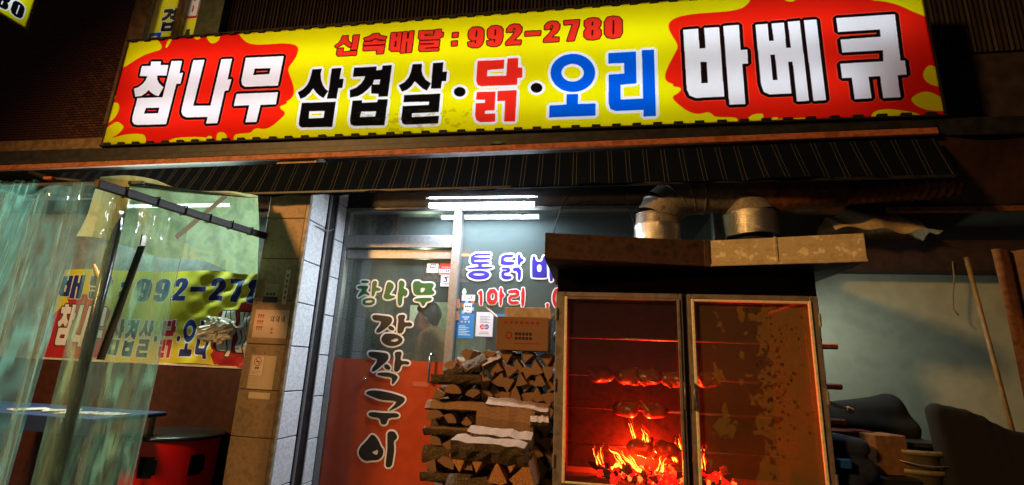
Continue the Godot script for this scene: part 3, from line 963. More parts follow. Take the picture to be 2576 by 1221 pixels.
func build_pillar() -> void:
	var t = thing("stone_pillar", "stone clad pillar with tan front and white marble side beside the door", "pillar")
	boxpart(Vector3(-2.545, 0.152, -0.018), Vector3(-2.222, 2.998, 0.585), "core", plain(Color(0.16, 0.11, 0.07), 0.9), t, 0.0)
	var tan_mats = []
	for k in 3:
		tan_mats.append(grainy(30 + k, [Color(0.52, 0.42, 0.30), Color(0.61, 0.50, 0.37), Color(0.56, 0.45, 0.33)], 0.5, 0.6, 0.0, 0.02))
	var joint = 1.169
	var y = joint - 0.322 * 5
	var i = 0
	while y < 2.95:
		var y1 = minf(y + 0.322, 2.996)
		boxpart(Vector3(-2.556, maxf(y, 0.153) + 0.002, 0.586), Vector3(-2.232, y1 - 0.002, 0.600), "stone_tile", tan_mats[i % 3], t, 0.004)
		y = y1
		i += 1
	var marble = []
	for k in 3:
		marble.append(grainy(35 + k, [Color(0.80, 0.81, 0.82), Color(0.88, 0.89, 0.90), Color(0.76, 0.77, 0.78), Color(0.86, 0.87, 0.88)], 0.5, 0.35, 0.0, 0.03))
	y = joint - 0.322 * 5 - 0.004
	i = 0
	while y < 2.95:
		var y1 = minf(y + 0.322, 2.996)
		boxpart(Vector3(-2.221, maxf(y, 0.153) + 0.004, 0.342), Vector3(-2.205, y1 - 0.004, 0.572), "marble_tile", marble[i % 3], t, 0.003)
		boxpart(Vector3(-2.221, maxf(y - 0.05, 0.153) + 0.004, 0.030), Vector3(-2.205, minf(y1 - 0.05, 2.996) - 0.004, 0.200), "marble_tile", marble[(i + 1) % 3], t, 0.003)
		y = y1
		i += 1
	boxpart(Vector3(-2.230, 0.153, 0.574), Vector3(-2.203, 2.996, 0.604), "corner_bead", grainy(39, [Color(0.45, 0.38, 0.30), Color(0.62, 0.55, 0.46)], 0.4, 0.5), t, 0.004)
	boxpart(Vector3(-2.214, 0.153, 0.206), Vector3(-2.199, 2.996, 0.336), "shutter_track", M.dark_metal, t, 0.003)
	boxpart(Vector3(-2.198, 0.153, 0.206), Vector3(-2.184, 2.996, 0.222), "track_lip", M.alu, t, 0.002)
	boxpart(Vector3(-2.198, 0.153, 0.318), Vector3(-2.184, 2.996, 0.336), "track_lip", M.alu, t, 0.002)
	# a twist of wire round the track
	var st = begin()
	tube(st, [Vector3(-2.21, 2.426, 0.50), Vector3(-2.18, 2.425, 0.335), Vector3(-2.20, 2.476 + 0.01, 0.20)], 0.006, 6)
	part(st, "wire", M.alu, t, true)
	# notices glued to the front
	var z = 0.6025
	var im = canvas(120, 130, Color(0.82, 0.72, 0.60))
	notice(t, Vector3(-2.490, 1.174, 0.603), Vector3(-2.287, 1.410, 0.603), im, "pale patch of glued paper on tan stone", z)
	im = canvas(180, 230, Color(0.90, 0.82, 0.74))
	for e in [Rect2i(6, 6, 168, 5), Rect2i(6, 219, 168, 5), Rect2i(6, 6, 5, 218), Rect2i(169, 6, 5, 218)]:
		im.fill_rect(e, Color(0.75, 0.12, 0.10))
	ring_print(im, Vector2(90, 68), 44, 8, Color(0.75, 0.12, 0.10))
	for q in 60:
		im.fill_rect(Rect2i(60 + q, 38 + q, 6, 6), Color(0.75, 0.12, 0.10))
	im.fill_rect(Rect2i(64, 66, 54, 8), Color(0.15, 0.12, 0.10))
	im.fill_rect(Rect2i(66, 124, 20, 24), Color(0.35, 0.24, 0.18))
	im.fill_rect(Rect2i(92, 124, 22, 24), Color(0.35, 0.24, 0.18))
	for q in 3:
		im.fill_rect(Rect2i(24, 172 + q * 12, 120 - q * 30, 3), Color(0.65, 0.52, 0.44))
	notice(t, Vector3(-2.487, 1.259, 0.604), Vector3(-2.378, 1.412, 0.604), im, "no smoking notice with a red border", z + 0.0015)
	notice(t, Vector3(-2.465, 1.108, 0.603), Vector3(-2.295, 1.152, 0.603), canvas(20, 6, Color(0.84, 0.76, 0.62)), "strip of pale tape", z)
	im = canvas(220, 160, Color(0.80, 0.70, 0.64))
	for q in 9:
		var px = 22 + (q % 3) * 14
		im.fill_rect(Rect2i(px, 26 + (q / 3) * 34, 5, 24), Color(0.65, 0.10, 0.10))
		im.fill_rect(Rect2i(px - 6, 30 + (q / 3) * 34, 18, 4), Color(0.65, 0.10, 0.10))
	for q in 3:
		var px = 104 + q * 34
		ring_print(im, Vector2(px + 8, 46), 8, 3, Color(0.15, 0.10, 0.10))
		im.fill_rect(Rect2i(px + 18, 34, 4, 36), Color(0.15, 0.10, 0.10))
		im.fill_rect(Rect2i(px, 60, 22, 4), Color(0.15, 0.10, 0.10))
	for q in 2:
		im.fill_rect(Rect2i(118, 100 + q * 22, 5, 16), Color(0.65, 0.10, 0.10))
		im.fill_rect(Rect2i(112, 108 + q * 22, 20, 4), Color(0.65, 0.10, 0.10))
	notice(t, Vector3(-2.517, 1.537, 0.603), Vector3(-2.238, 1.743, 0.603), im, "handwritten notice in red and black", z)
	im = canvas(80, 90, Color(0.68, 0.60, 0.50))
	im.fill_rect(Rect2i(0, 62, 80, 28), Color(0.12, 0.12, 0.22))
	for q in 3:
		im.fill_rect(Rect2i(16 + q * 18, 44, 12, 12), Color(0.25, 0.20, 0.16))
	notice(t, Vector3(-2.476, 1.797, 0.603), Vector3(-2.358, 1.940, 0.603), im, "small plate with a dark blue lower band", z)
	im = canvas(50, 160, Color(0.78, 0.70, 0.66))
	for q in 5:
		im.fill_rect(Rect2i(16, 20 + q * 26, 18, 14), Color(0.50, 0.22, 0.18))
	notice(t, Vector3(-2.319, 1.789, 0.603), Vector3(-2.280, 2.048, 0.603), im, "narrow upright paper with red marks", z)

func notice(t: Node3D, lo: Vector3, hi: Vector3, im: Image, label: String, z: float) -> void:
	var o = print_sheet(Vector3(lo.x, lo.y, z), Vector3(hi.x - lo.x, 0, 0), Vector3(0, hi.y - lo.y, 0), "notice", textured(im, 0.7), t)
	o.set_meta("label", label)

func ring_print(im: Image, c: Vector2, r: float, w: float, col: Color) -> void:
	for y in range(int(c.y - r - w), int(c.y + r + w) + 1):
		for x in range(int(c.x - r - w), int(c.x + r + w) + 1):
			var d = Vector2(x, y).distance_to(c)
			if absf(d - r) < w / 2.0 and x >= 0 and y >= 0 and x < im.get_width() and y < im.get_height():
				im.set_pixel(x, y, col)

# cut vinyl letters: fill in front of a wider outline
func letters(t: Node3D, glyphs: Array, groups: Array, fill: Material, line: Material, width: float, z: float) -> void:
	for g in groups:
		var st = begin()
		var outers = []
		var holes = []
		for k in g:
			var r = rings_of(glyphs[k])
			for q in r.size():
				r[q] = smooth(r[q], 1) if r[q].size() < 26 else r[q]
			flat_fill(st, r, z + 0.0015)
			var gr = grown([r[0]], width)
			outers.append(gr)
			for q in range(1, r.size()):
				for x in grown([r[q]], -width):
					holes.append(x)
		var o = part(st, "letter", fill, t)
		st = begin()
		flat_fill(st, union_of(outers) + holes, z)
		part(st, "outline", line, o)

func build_shop_front() -> void:
	var f = thing("shop_front_frame", "aluminium frame round the door and window of the shop", "frame")
	boxpart(Vector3(-2.203, 2.686, -0.04), Vector3(0.93, 2.722, 0.045), "header", M.alu, f)
	boxpart(Vector3(-2.203, 0.153, -0.04), Vector3(-2.165, 2.684, 0.028), "jamb", M.alu, f)
	boxpart(Vector3(-1.205, 0.153, -0.04), Vector3(-1.135, 2.684, 0.045), "mullion", M.alu, f)
	boxpart(Vector3(-2.163, 2.362, -0.035), Vector3(-1.207, 2.472, 0.040), "transom_rail", M.alu, f)
	boxpart(Vector3(0.90, 0.153, -0.04), Vector3(0.93, 2.684, 0.045), "jamb", M.alu, f)
	boxpart(Vector3(-1.133, 0.153, -0.04), Vector3(0.898, 0.45, 0.030), "sill_panel", M.alu, f)
	var tr = thing("transom_window", "dark fixed pane above the door with a round fan behind it", "window")
	boxpart(Vector3(-2.163, 2.474, -0.004), Vector3(-1.207, 2.684, 0.0), "pane", M.glass, tr, 0.0)
	var fan = thing("wall_fan", "round fan in a brown box behind the pane above the door", "fan")
	boxpart(Vector3(-2.05, 2.47, -0.25), Vector3(-1.78, 2.70, -0.12), "housing", M.cardboard, fan)
	var st = begin()
	lathe(st, [Vector2(0.10, 0), Vector2(0.105, 0.02), Vector2(0.09, 0.03), Vector2(0.085, 0.02)], 24, Transform3D(Basis(Vector3.RIGHT, PI / 2), Vector3(-1.915, 2.585, -0.118)))
	part(st, "rim", M.dark_metal, fan, true)
	for k in 5:
		st = begin()
		obox(st, Transform3D(Basis(Vector3.BACK, TAU * k / 5) * Basis(Vector3.UP, 0.4), Vector3(-1.915, 2.585, -0.105) + Vector3(cos(TAU * k / 5), sin(TAU * k / 5), 0) * 0.045), Vector3(0.07, 0.035, 0.003))
		part(st, "blade", M.dark_metal, fan)

	var d = thing("entrance_door", "glass shop door with an orange lower film and brush lettering", "door")
	boxpart(Vector3(-2.160, 2.268, -0.025), Vector3(-1.209, 2.345, 0.022), "top_rail", M.alu, d)
	boxpart(Vector3(-2.160, 0.22, -0.006), Vector3(-1.209, 2.266, 0.0), "pane", M.glass, d, 0.0)
	boxpart(Vector3(-2.160, 0.155, -0.025), Vector3(-1.209, 0.218, 0.022), "bottom_rail", M.alu, d)
	boxpart(Vector3(-2.160, 0.22, 0.002), Vector3(-1.209, 1.420, 0.005), "orange_film", grainy(41, [Color(0.67, 0.25, 0.10), Color(0.71, 0.275, 0.115)], 0.8, 0.30), d, 0.0)
	boxpart(Vector3(-1.457, 1.224, 0.005), Vector3(-1.323, 1.260, 0.006) + Vector3(0, 0, 0.001), "scratch", plain(Color(0.70, 0.35, 0.22), 0.6), d, 0.0)
	st = begin()
	var h0 = Vector3(-1.309, 1.478, 0.060)
	var h1 = Vector3(-1.308, 1.265, 0.060)
	tube(st, [h0 - Vector3(0, 0, 0.055), h0, h0 + Vector3(0, -0.02, 0.008), h1 + Vector3(0, 0.02, 0.008), h1, h1 - Vector3(0, 0, 0.055)], 0.011, 10)
	part(st, "handle", plain(Color(0.75, 0.75, 0.77), 0.15, 1.0), d, true)
	st = begin()
	lathe(st, [Vector2(0, 0.02), Vector2(0.010, 0.018), Vector2(0.014, 0.008), Vector2(0.014, 0)], 12, Transform3D(Basis(Vector3.RIGHT, PI / 2), Vector3(-1.866, 1.262, 0.006)))
	part(st, "screw", plain(Color(0.75, 0.75, 0.77), 0.2, 1.0), d, true)
	var cream = plain(Color(0.90, 0.89, 0.88), 0.6)
	letters(d, DOOR_LETTERS.green, [[0, 1, 2, 3], [4, 5], [6, 7]], plain(Color(0.03, 0.36, 0.15), 0.5), cream, 0.014, 0.009)
	letters(d, DOOR_LETTERS.black, [[0, 1, 2, 3], [4, 5, 6, 7], [8, 9], [10, 11]], plain(Color(0.035, 0.035, 0.06), 0.5), cream, 0.014, 0.009)
	# stickers at the upper corner of the door
	var im = canvas(120, 94, Color(0.88, 0.90, 0.92))
	draw_rings(im, [smooth(PackedVector2Array([Vector2(28, 40), Vector2(52, 40), Vector2(60, 84), Vector2(34, 84)]))], Color(0.80, 0.10, 0.12), 1, 1)
	draw_rings(im, [smooth(PackedVector2Array([Vector2(50, 40), Vector2(74, 40), Vector2(80, 84), Vector2(56, 84)]))], Color(0.05, 0.22, 0.45), 1, 1)
	draw_rings(im, [smooth(PackedVector2Array([Vector2(72, 40), Vector2(92, 40), Vector2(98, 84), Vector2(76, 84)]))], Color(0.02, 0.42, 0.42), 1, 1)
	im.fill_rect(Rect2i(40, 24, 44, 14), Color(0.9, 0.9, 0.9))
	im.fill_rect(Rect2i(34, 72, 50, 3), Color(0.4, 0.4, 0.45))
	sticker(d, Vector3(-1.421, 2.152, 0.004), Vector3(-1.322, 2.235, 0.004), im, "card sticker with a red, blue and green emblem")
	im = canvas(130, 112, Color(0.85, 0.86, 0.90))
	im.fill_rect(Rect2i(0, 0, 130, 56), Color(0.85, 0.10, 0.16))
	im.fill_rect(Rect2i(0, 96, 130, 12), Color(0.80, 0.20, 0.28))
	for q in 5:
		im.fill_rect(Rect2i(24 + q * 18, 34, 12, 10), Color(0.93, 0.65, 0.65))
	text_bars(im, "SECOM", Vector2i(10, 62), 4, Color(0.10, 0.18, 0.62), Color(0.35, 0.75, 0.85), 2)
	sticker(d, Vector3(-1.312, 2.136, 0.004), Vector3(-1.204, 2.236, 0.004), im, "red and white security sticker with blue letters")
	im = canvas(108, 106, Color(0.86, 0.90, 0.94))
	draw_rings(im, [smooth(PackedVector2Array([Vector2(30, 92), Vector2(86, 96), Vector2(84, 86), Vector2(60, 84), Vector2(66, 66), Vector2(72, 54), Vector2(58, 42), Vector2(24, 40), Vector2(22, 48), Vector2(52, 52), Vector2(56, 58), Vector2(44, 74)]), 1)], Color(0.04, 0.16, 0.50), 1, 1)
	im.fill_rect(Rect2i(16, 76, 76, 5), Color(0.40, 0.48, 0.60))
	im.fill_rect(Rect2i(40, 86, 30, 8), Color(0.65, 0.70, 0.78))
	sticker(d, Vector3(-1.291, 2.037, 0.004), Vector3(-1.202, 2.131, 0.004), im, "white sticker with a dark blue swirl")

	var w = thing("shop_window", "large shop window with blue and red price lettering behind the firewood", "window")
	boxpart(Vector3(-1.133, 0.452, -0.005), Vector3(0.898, 2.684, 0.0), "pane", M.glass, w, 0.0)
	var whitem = plain(Color(0.86, 0.87, 0.90), 0.5)
	letters(w, WINDOW_LETTERS.blue, [[0, 1], [2, 3, 4, 5], [6, 7]], plain(Color(0.10, 0.09, 0.55), 0.45), whitem, 0.014, 0.003)
	letters(w, WINDOW_LETTERS.red, [[0], [1, 2], [3, 4], [5], [6]], plain(Color(0.70, 0.04, 0.12), 0.45), whitem, 0.008, 0.003)
	im = canvas(150, 196, Color(0.14, 0.50, 0.80))
	for q in 3:
		var c = Vector2(42 + q * 32, 132)
		var star = PackedVector2Array()
		for e in 10:
			var rr = 11.0 if e % 2 == 0 else 5.0
			star.append(c + Vector2(cos(PI / 2 + e * PI / 5), sin(PI / 2 + e * PI / 5)) * rr)
		draw_rings(im, [star], Color(0.92, 0.80, 0.20), 1, 1)
	for q in 4:
		im.fill_rect(Rect2i(46 + q * 16, 20, 12, 12), Color(0.75, 0.88, 0.95))
	im.fill_rect(Rect2i(60, 38, 34, 8), Color(0.75, 0.88, 0.95))
	for q in 6:
		im.fill_rect(Rect2i(18, 96 + q * 14, 60 + (q * 29) % 50, 6), Color(0.70, 0.85, 0.95))
	sticker(w, Vector3(-1.126, 1.617, 0.003), Vector3(-0.982, 1.813, 0.003), im, "light blue poster with three gold stars")
	im = canvas(156, 210, Color(0.84, 0.86, 0.92))
	for e in [Rect2i(0, 0, 156, 4), Rect2i(0, 206, 156, 4), Rect2i(0, 0, 4, 210), Rect2i(152, 0, 4, 210)]:
		im.fill_rect(e, Color(0.30, 0.40, 0.65))
	for q in 5:
		im.fill_rect(Rect2i(36, 40 + q * 12, 88 - (q % 2) * 22, 5), Color(0.45, 0.47, 0.60))
	for y in 44:
		for x in 86:
			var p = Vector2(x, y)
			if p.distance_to(Vector2(24, 22)) < 21.0:
				im.set_pixel(36 + x, 104 + y, Color(0.80, 0.15, 0.18))
			elif p.distance_to(Vector2(60, 22)) < 21.0:
				im.set_pixel(36 + x, 104 + y, Color(0.10, 0.28, 0.62))
	im.fill_rect(Rect2i(52, 118, 56, 5), Color(0.9, 0.9, 0.95))
	im.fill_rect(Rect2i(52, 130, 56, 5), Color(0.9, 0.9, 0.95))
	im.fill_rect(Rect2i(40, 168, 76, 4), Color(0.5, 0.5, 0.6))
	im.fill_rect(Rect2i(34, 180, 88, 5), Color(0.5, 0.5, 0.6))
	sticker(w, Vector3(-0.969, 1.632, 0.003), Vector3(-0.821, 1.835, 0.003), im, "white poster with a red and blue double circle")
	im = canvas(100, 100, Color(0.10, 0.30, 0.62))
	for y in 4:
		for x in 4:
			if (x + y) % 2:
				im.fill_rect(Rect2i(x * 25, y * 25, 25, 25), Color(0.78, 0.45, 0.15) if (x * 3 + y) % 4 == 1 else Color(0.55, 0.75, 0.85))
	im.fill_rect(Rect2i(14, 18, 70, 72), Color(0.82, 0.84, 0.86))
	for q in 3:
		im.fill_rect(Rect2i(24 + q * 18, 38, 13, 12), Color(0.30, 0.40, 0.55))
	im.fill_rect(Rect2i(40, 72, 24, 6), Color(0.5, 0.55, 0.6))
	sticker(w, Vector3(-1.092, 1.814, 0.003), Vector3(-0.991, 1.921, 0.003), im, "chequered blue and orange sticker with a white centre")
	im = canvas(110, 46, Color(0.80, 0.81, 0.82))
	im.fill_rect(Rect2i(16, 14, 50, 3), Color(0.5, 0.5, 0.5))
	im.fill_rect(Rect2i(76, 8, 10, 20), Color(0.45, 0.45, 0.48))
	im.fill_rect(Rect2i(50, 28, 26, 6), Color(0.4, 0.4, 0.42))
	sticker(w, Vector3(-1.099, 1.921, 0.003), Vector3(-0.986, 1.971, 0.003), im, "white label strip above the chequered sticker")
	st = begin()
	for q in 2:
		var o = Vector3(-1.125, 1.896, 0.004) - Vector3(0, 0.10 * q, 0)
		obox(st, Transform3D(Basis(Vector3.BACK, 0.1), o), Vector3(0.026, 0.075, 0.004))
	part(st, "tape", plain(Color(0.80, 0.50, 0.36), 0.6), w)

func sticker(t: Node3D, lo: Vector3, hi: Vector3, im: Image, label: String) -> void:
	var o = print_sheet(lo, Vector3(hi.x - lo.x, 0, 0), Vector3(0, hi.y - lo.y, 0), "sticker", textured(im, 0.4), t)
	o.set_meta("label", label)

# block letters on a 3 x 5 grid
func text_bars(im: Image, text: String, at: Vector2i, px: int, c: Color, c2: Color, odd: int) -> void:
	var font = {"S": "111100111001111", "E": "111100110100111", "C": "111100100100111", "O": "111101101101111", "M": "101111111101101"}
	for k in text.length():
		var bits: String = font[text[k]]
		for b in 15:
			if bits[b] == "1":
				im.fill_rect(Rect2i(at.x + k * px * 5 + (b % 3) * (px + 1), at.y + (b / 3) * (px + 1), px + 1, px + 1), c2 if k == odd else c)

func structure(o: Node) -> void:
	o.set_meta("kind", "structure")

func build_room() -> void:
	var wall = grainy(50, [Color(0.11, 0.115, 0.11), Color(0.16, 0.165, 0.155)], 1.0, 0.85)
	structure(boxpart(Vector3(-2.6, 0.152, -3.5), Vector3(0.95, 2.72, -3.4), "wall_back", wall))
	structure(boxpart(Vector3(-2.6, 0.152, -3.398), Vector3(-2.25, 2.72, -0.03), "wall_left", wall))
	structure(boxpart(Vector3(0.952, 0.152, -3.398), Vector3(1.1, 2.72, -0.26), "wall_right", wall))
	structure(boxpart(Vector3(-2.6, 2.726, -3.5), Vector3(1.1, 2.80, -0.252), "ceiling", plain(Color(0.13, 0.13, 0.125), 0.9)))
	# partition with papers behind the door
	boxpart(Vector3(-1.95, 0.152, -1.82), Vector3(-1.25, 2.12, -1.7), "partition", grainy(51, [Color(0.46, 0.49, 0.40), Color(0.54, 0.57, 0.47)], 0.6, 0.8))
	var pt = get_node("partition")
	tag(pt, "pale green partition standing inside behind the person", "partition")
	var nb = thing("notice_board", "pale board with pinned papers on the back wall behind the door", "board")
	boxpart(Vector3(-3.467, 2.067, -3.350), Vector3(-2.791, 2.666, -3.350) + Vector3(0, 0, 0.02), "panel", grainy(52, [Color(0.30, 0.20, 0.14), Color(0.38, 0.26, 0.18)], 0.5, 0.8), nb)
	boxpart(Vector3(-3.524, 2.066, -3.000), Vector3(-3.256, 2.314, -3.000) + Vector3(0, 0, 0.02), "paper", M.beige, nb, 0.0)
	boxpart(Vector3(-2.187, 1.871, -1.690), Vector3(-2.032, 2.075, -1.690) + Vector3(0, 0, 0.004), "paper", M.paper, nb, 0.0)
	var sh = thing("wall_shelf", "shelf with jars and boxes on the wall inside behind the door", "shelf")
	boxpart(Vector3(-2.24, 2.433, -2.1), Vector3(-1.6, 2.433 + 0.02, -1.85), "board", M.cardboard, sh)
	for k in 6:
		var c: Color = [Color(0.65, 0.30, 0.12), Color(0.70, 0.66, 0.58), Color(0.50, 0.46, 0.20), Color(0.72, 0.70, 0.66), Color(0.55, 0.20, 0.10), Color(0.40, 0.42, 0.20)][k]
		var j = put(null, "jar", plain(c, 0.4), self)
		var st0 = begin()
		lathe(st0, [Vector2(0, 0), Vector2(0.035, 0), Vector2(0.038, 0.05), Vector2(0.036, 0.10), Vector2(0.022, 0.12), Vector2(0.022, 0.14), Vector2(0, 0.14)], 12, Transform3D())
		st0.generate_normals()
		j.mesh = st0.commit()
		j.position = Vector3(-2.12 + k * 0.095, 2.433 + 0.021, -1.96)
		tag(j, "small %s jar on the shelf inside behind the door" % ["rust red", "cream", "olive", "white", "dark red", "green"][k], "jar", "jars on the shelf")
	# drinks fridge with a blue lit top
	var fr = thing("drinks_fridge", "tall fridge with a blue lit strip along its top behind the window", "fridge")
	var f0 = Vector3(-1.410, 2.111, -2.600)
	boxpart(Vector3(f0.x, 0.152, -3.2), Vector3(f0.x + 1.05, f0.y, -2.62), "cabinet", M.dark_metal, fr, 0.01)
	boxpart(Vector3(f0.x + 0.03, 0.4, -2.618), Vector3(f0.x + 1.02, f0.y - 0.10, -2.60), "door", plain(Color(0.10, 0.16, 0.18), 0.2), fr)
	boxpart(Vector3(f0.x + 0.02, f0.y - 0.055, -2.618), Vector3(f0.x + 0.62, f0.y - 0.015, -2.608), "light_strip", glow(Color(0.10, 0.50, 0.75), 0.8), fr)
	# ceiling lamps inside
	for q in [Vector3(-1.785, 2.381, -2.600), Vector3(-1.180, 2.417, -2.900), Vector3(-1.907, 2.186, -1.250)]:
		var b = thing("pendant_bulb", "small bare bulb hanging on a wire inside the shop", "lamp", "bulbs inside the shop", q)
		var st = begin()
		lathe(st, [Vector2(0, -0.035), Vector2(0.02, -0.028), Vector2(0.028, 0.0), Vector2(0.018, 0.028), Vector2(0.012, 0.04)], 14, Transform3D())
		part(st, "bulb", glow(Color(0.80, 1.0, 0.90), 3.0), b, true)
		st = begin()
		tube(st, [Vector3(0, 0.04, 0), Vector3(0, 2.72 - q.y, 0)], 0.005, 6)
		part(st, "wire", M.black, b)
		lamp(b, Vector3.ZERO, Color(0.90, 1.0, 0.86), 0.26, 0.02)
	var wl = thing("wall_lamp", "small orange wall lamp inside behind the window's edge", "lamp", "", Vector3(-1.597, 2.725, -1.800))
	var st2 = begin()
	obox(st2, Transform3D(), Vector3(0.11, 0.035, 0.05), 0.012)
	part(st2, "lamp_shade", glow(Color(1.0, 0.62, 0.25), 1.6), wl)
	lamp(wl, Vector3(0, -0.06, 0.05), Color(1.0, 0.62, 0.25), 0.05)
	st2 = begin()
	bar(st2, Vector3(0, 0.02, 0), Vector3(0, 0.02, -1.6), 0.02, 0.02)
	part(st2, "bracket", M.black, wl)
	build_person()
	# counter with a lit screen added to light the person, hidden from the street by the door's film
	var ct = thing("counter", "low counter inside behind the door's orange film", "counter")
	boxpart(Vector3(-2.24, 0.152, -0.95), Vector3(-1.95, 1.02, -0.20), "body", M.cardboard, ct)
	var scn = thing("fill_screen", "small lit screen added on the counter to light the person", "fill_screen")
	boxpart(Vector3(-2.10, 1.03, -0.72), Vector3(-2.06, 1.36, -0.32), "case", M.black, scn)
	boxpart(Vector3(-2.059, 1.06, -0.70), Vector3(-2.056, 1.34, -0.34), "display", glow(Color(0.85, 0.95, 1.0), 1.2), scn, 0.0)
	area(scn, Vector3(-2.05, 1.20, -0.52), Vector3(1, 0.35, 0), Vector2(0.34, 0.26), Color(1.0, 0.95, 0.82), 0.10)

func build_person() -> void:
	var h = Vector3(-1.564, 1.832, -0.500)
	var t = thing("person", "person with short dark hair in an olive jacket looking down inside the shop", "person", "", Vector3(h.x + 0.1, 0.152, -0.5))
	var o = t.position
	var b = func(x, y, z): return h + Vector3(x, y, z) - o
	var skin = [
		[b.call(0.015, 0.035, 0), b.call(-0.005, 0.0, 0), 0.085, 0.080], [b.call(-0.03, -0.02, 0), b.call(-0.055, -0.085, 0), 0.062, 0.042],
		[b.call(-0.095, -0.03, 0), b.call(-0.100, -0.045, 0), 0.016, 0.018], [b.call(0.02, -0.06, 0), b.call(0.075, -0.18, 0), 0.052, 0.058],
		[b.call(0.025, -0.025, 0.085), b.call(0.02, -0.045, 0.085), 0.018, 0.014], [b.call(0.025, -0.025, -0.085), b.call(0.02, -0.045, -0.085), 0.018, 0.014],
		[b.call(0.09, -0.25, 0.0), b.call(0.10, -0.55, 0), 0.13, 0.12], [b.call(0.10, -0.55, 0), b.call(0.09, -0.80, 0), 0.12, 0.13]]
	var coat = [[b.call(0.085, -0.20, -0.13), b.call(0.085, -0.20, 0.13), 0.085, 0.085], [b.call(0.09, -0.26, 0), b.call(0.11, -0.55, 0), 0.165, 0.155], [b.call(0.11, -0.55, 0), b.call(0.10, -0.86, 0), 0.155, 0.175],
		[b.call(0.06, -0.155, 0), b.call(0.085, -0.19, 0), 0.070, 0.080]]
	var legs = []
	for s in [-1.0, 1.0]:
		var sh: Vector3 = b.call(0.085, -0.21, 0.18 * s)
		var el: Vector3 = b.call(0.03, -0.47, 0.21 * s)
		var wr: Vector3 = b.call(-0.20, -0.40 - 0.03 * s, 0.07 * s)
		skin.append([sh, el, 0.045, 0.038])
		skin.append([el, wr, 0.038, 0.026])
		coat.append([sh, el, 0.078, 0.062])
		coat.append([el, el.lerp(wr, 0.86), 0.062, 0.048])
		var hip: Vector3 = b.call(0.10, -0.86, 0.09 * s)
		var kn = Vector3(hip.x - 0.01, 0.50, hip.z)
		var an = Vector3(hip.x + 0.02, 0.08, hip.z)
		skin.append([hip, kn, 0.075, 0.052])
		skin.append([kn, an, 0.052, 0.036])
		legs.append([hip, kn, 0.105, 0.078])
		legs.append([kn, an, 0.078, 0.062])
		legs.append([an + Vector3(0.02, -0.035, 0), an + Vector3(-0.17, -0.045, 0), 0.042, 0.036])
	var st = begin()
	body(st, skin, 0.016, 0.03)
	for s in [-1.0, 1.0]:
		var wr: Vector3 = b.call(-0.20, -0.40 - 0.03 * s, 0.07 * s)
		var hand = [[wr, wr + Vector3(-0.07, -0.005, 0), 0.026, 0.030]]
		for k in 4:
			var root: Vector3 = wr + Vector3(-0.075, -0.004, (k - 1.5) * 0.019)
			var mid = root + Vector3(-0.036 + 0.004 * absf(k - 1.4), -0.012, 0)
			hand.append([root, mid, 0.0095, 0.009])
			hand.append([mid, mid + Vector3(-0.018, -0.028, 0), 0.009, 0.0075])
		hand.append([wr + Vector3(-0.025, 0, -0.024 * s), wr + Vector3(-0.062, -0.012, -0.052 * s), 0.012, 0.009])
		body(st, hand, 0.005, 0.006)
	part(st, "body", plain(Color(0.58, 0.40, 0.30), 0.55), t, true)
	st = begin()
	body(st, coat, 0.018, 0.035)
	part(st, "jacket", grainy(55, [Color(0.46, 0.39, 0.24), Color(0.56, 0.48, 0.31)], 0.15, 0.9), t, true)
	st = begin()
	body(st, [[b.call(0.045, -0.130, -0.05), b.call(0.045, -0.130, 0.05), 0.030, 0.030], [b.call(0.075, -0.155, -0.06), b.call(0.075, -0.155, 0.06), 0.035, 0.035]], 0.010, 0.02)
	part(st, "collar", plain(Color(0.70, 0.32, 0.10), 0.8), t, true)
	st = begin()
	body(st, legs, 0.020, 0.03)
	part(st, "trousers", plain(Color(0.09, 0.09, 0.11), 0.9), t, true)
	st = begin()
	body(st, [[b.call(0.030, 0.055, -0.02), b.call(0.030, 0.055, 0.02), 0.088, 0.088], [b.call(0.06, 0.02, -0.03), b.call(0.06, 0.02, 0.03), 0.075, 0.075], [b.call(0.075, -0.05, 0), b.call(0.07, -0.085, 0), 0.050, 0.035], [b.call(-0.030, 0.085, -0.03), b.call(-0.030, 0.085, 0.03), 0.046, 0.046], [b.call(-0.058, 0.062, -0.045), b.call(-0.058, 0.062, 0.045), 0.024, 0.024]], 0.009, 0.02)
	part(st, "hair", plain(Color(0.035, 0.03, 0.03), 0.6), t, true)
	for s in [-1.0, 1.0]:
		st = begin()
		body(st, [[b.call(-0.080, -0.005, 0.032 * s), b.call(-0.080, -0.005, 0.038 * s), 0.010, 0.010]], 0.004, 0.004)
		part(st, "eye", plain(Color(0.05, 0.04, 0.04), 0.3), t, true)

func tube_lamp(called: String, label: String, a: Vector3, b: Vector3, r: float, c: Color, shine: float, e: float, towards: Vector3) -> Node3D:
	var t = thing(called, label, "lamp", "", (a + b) / 2.0)
	var x = (b - a) / 2.0
	var d = x.normalized()
	var st = begin()
	tube(st, [-x, -x + d * 0.004, x - d * 0.004, x], [r * 0.7, r, r, r * 0.7], 18)
	part(st, "tube", glow(c, shine), t, true)
	for s in [-1.0, 1.0]:
		st = begin()
		tube(st, [x * s, x * s + d * s * 0.028], r * 1.04, 14)
		part(st, "end_cap", M.white_plastic, t, false)
	area(t, towards.normalized() * (r + 0.004), towards, Vector2(x.length() * 2.0, r * 1.6), c, e)
	return t

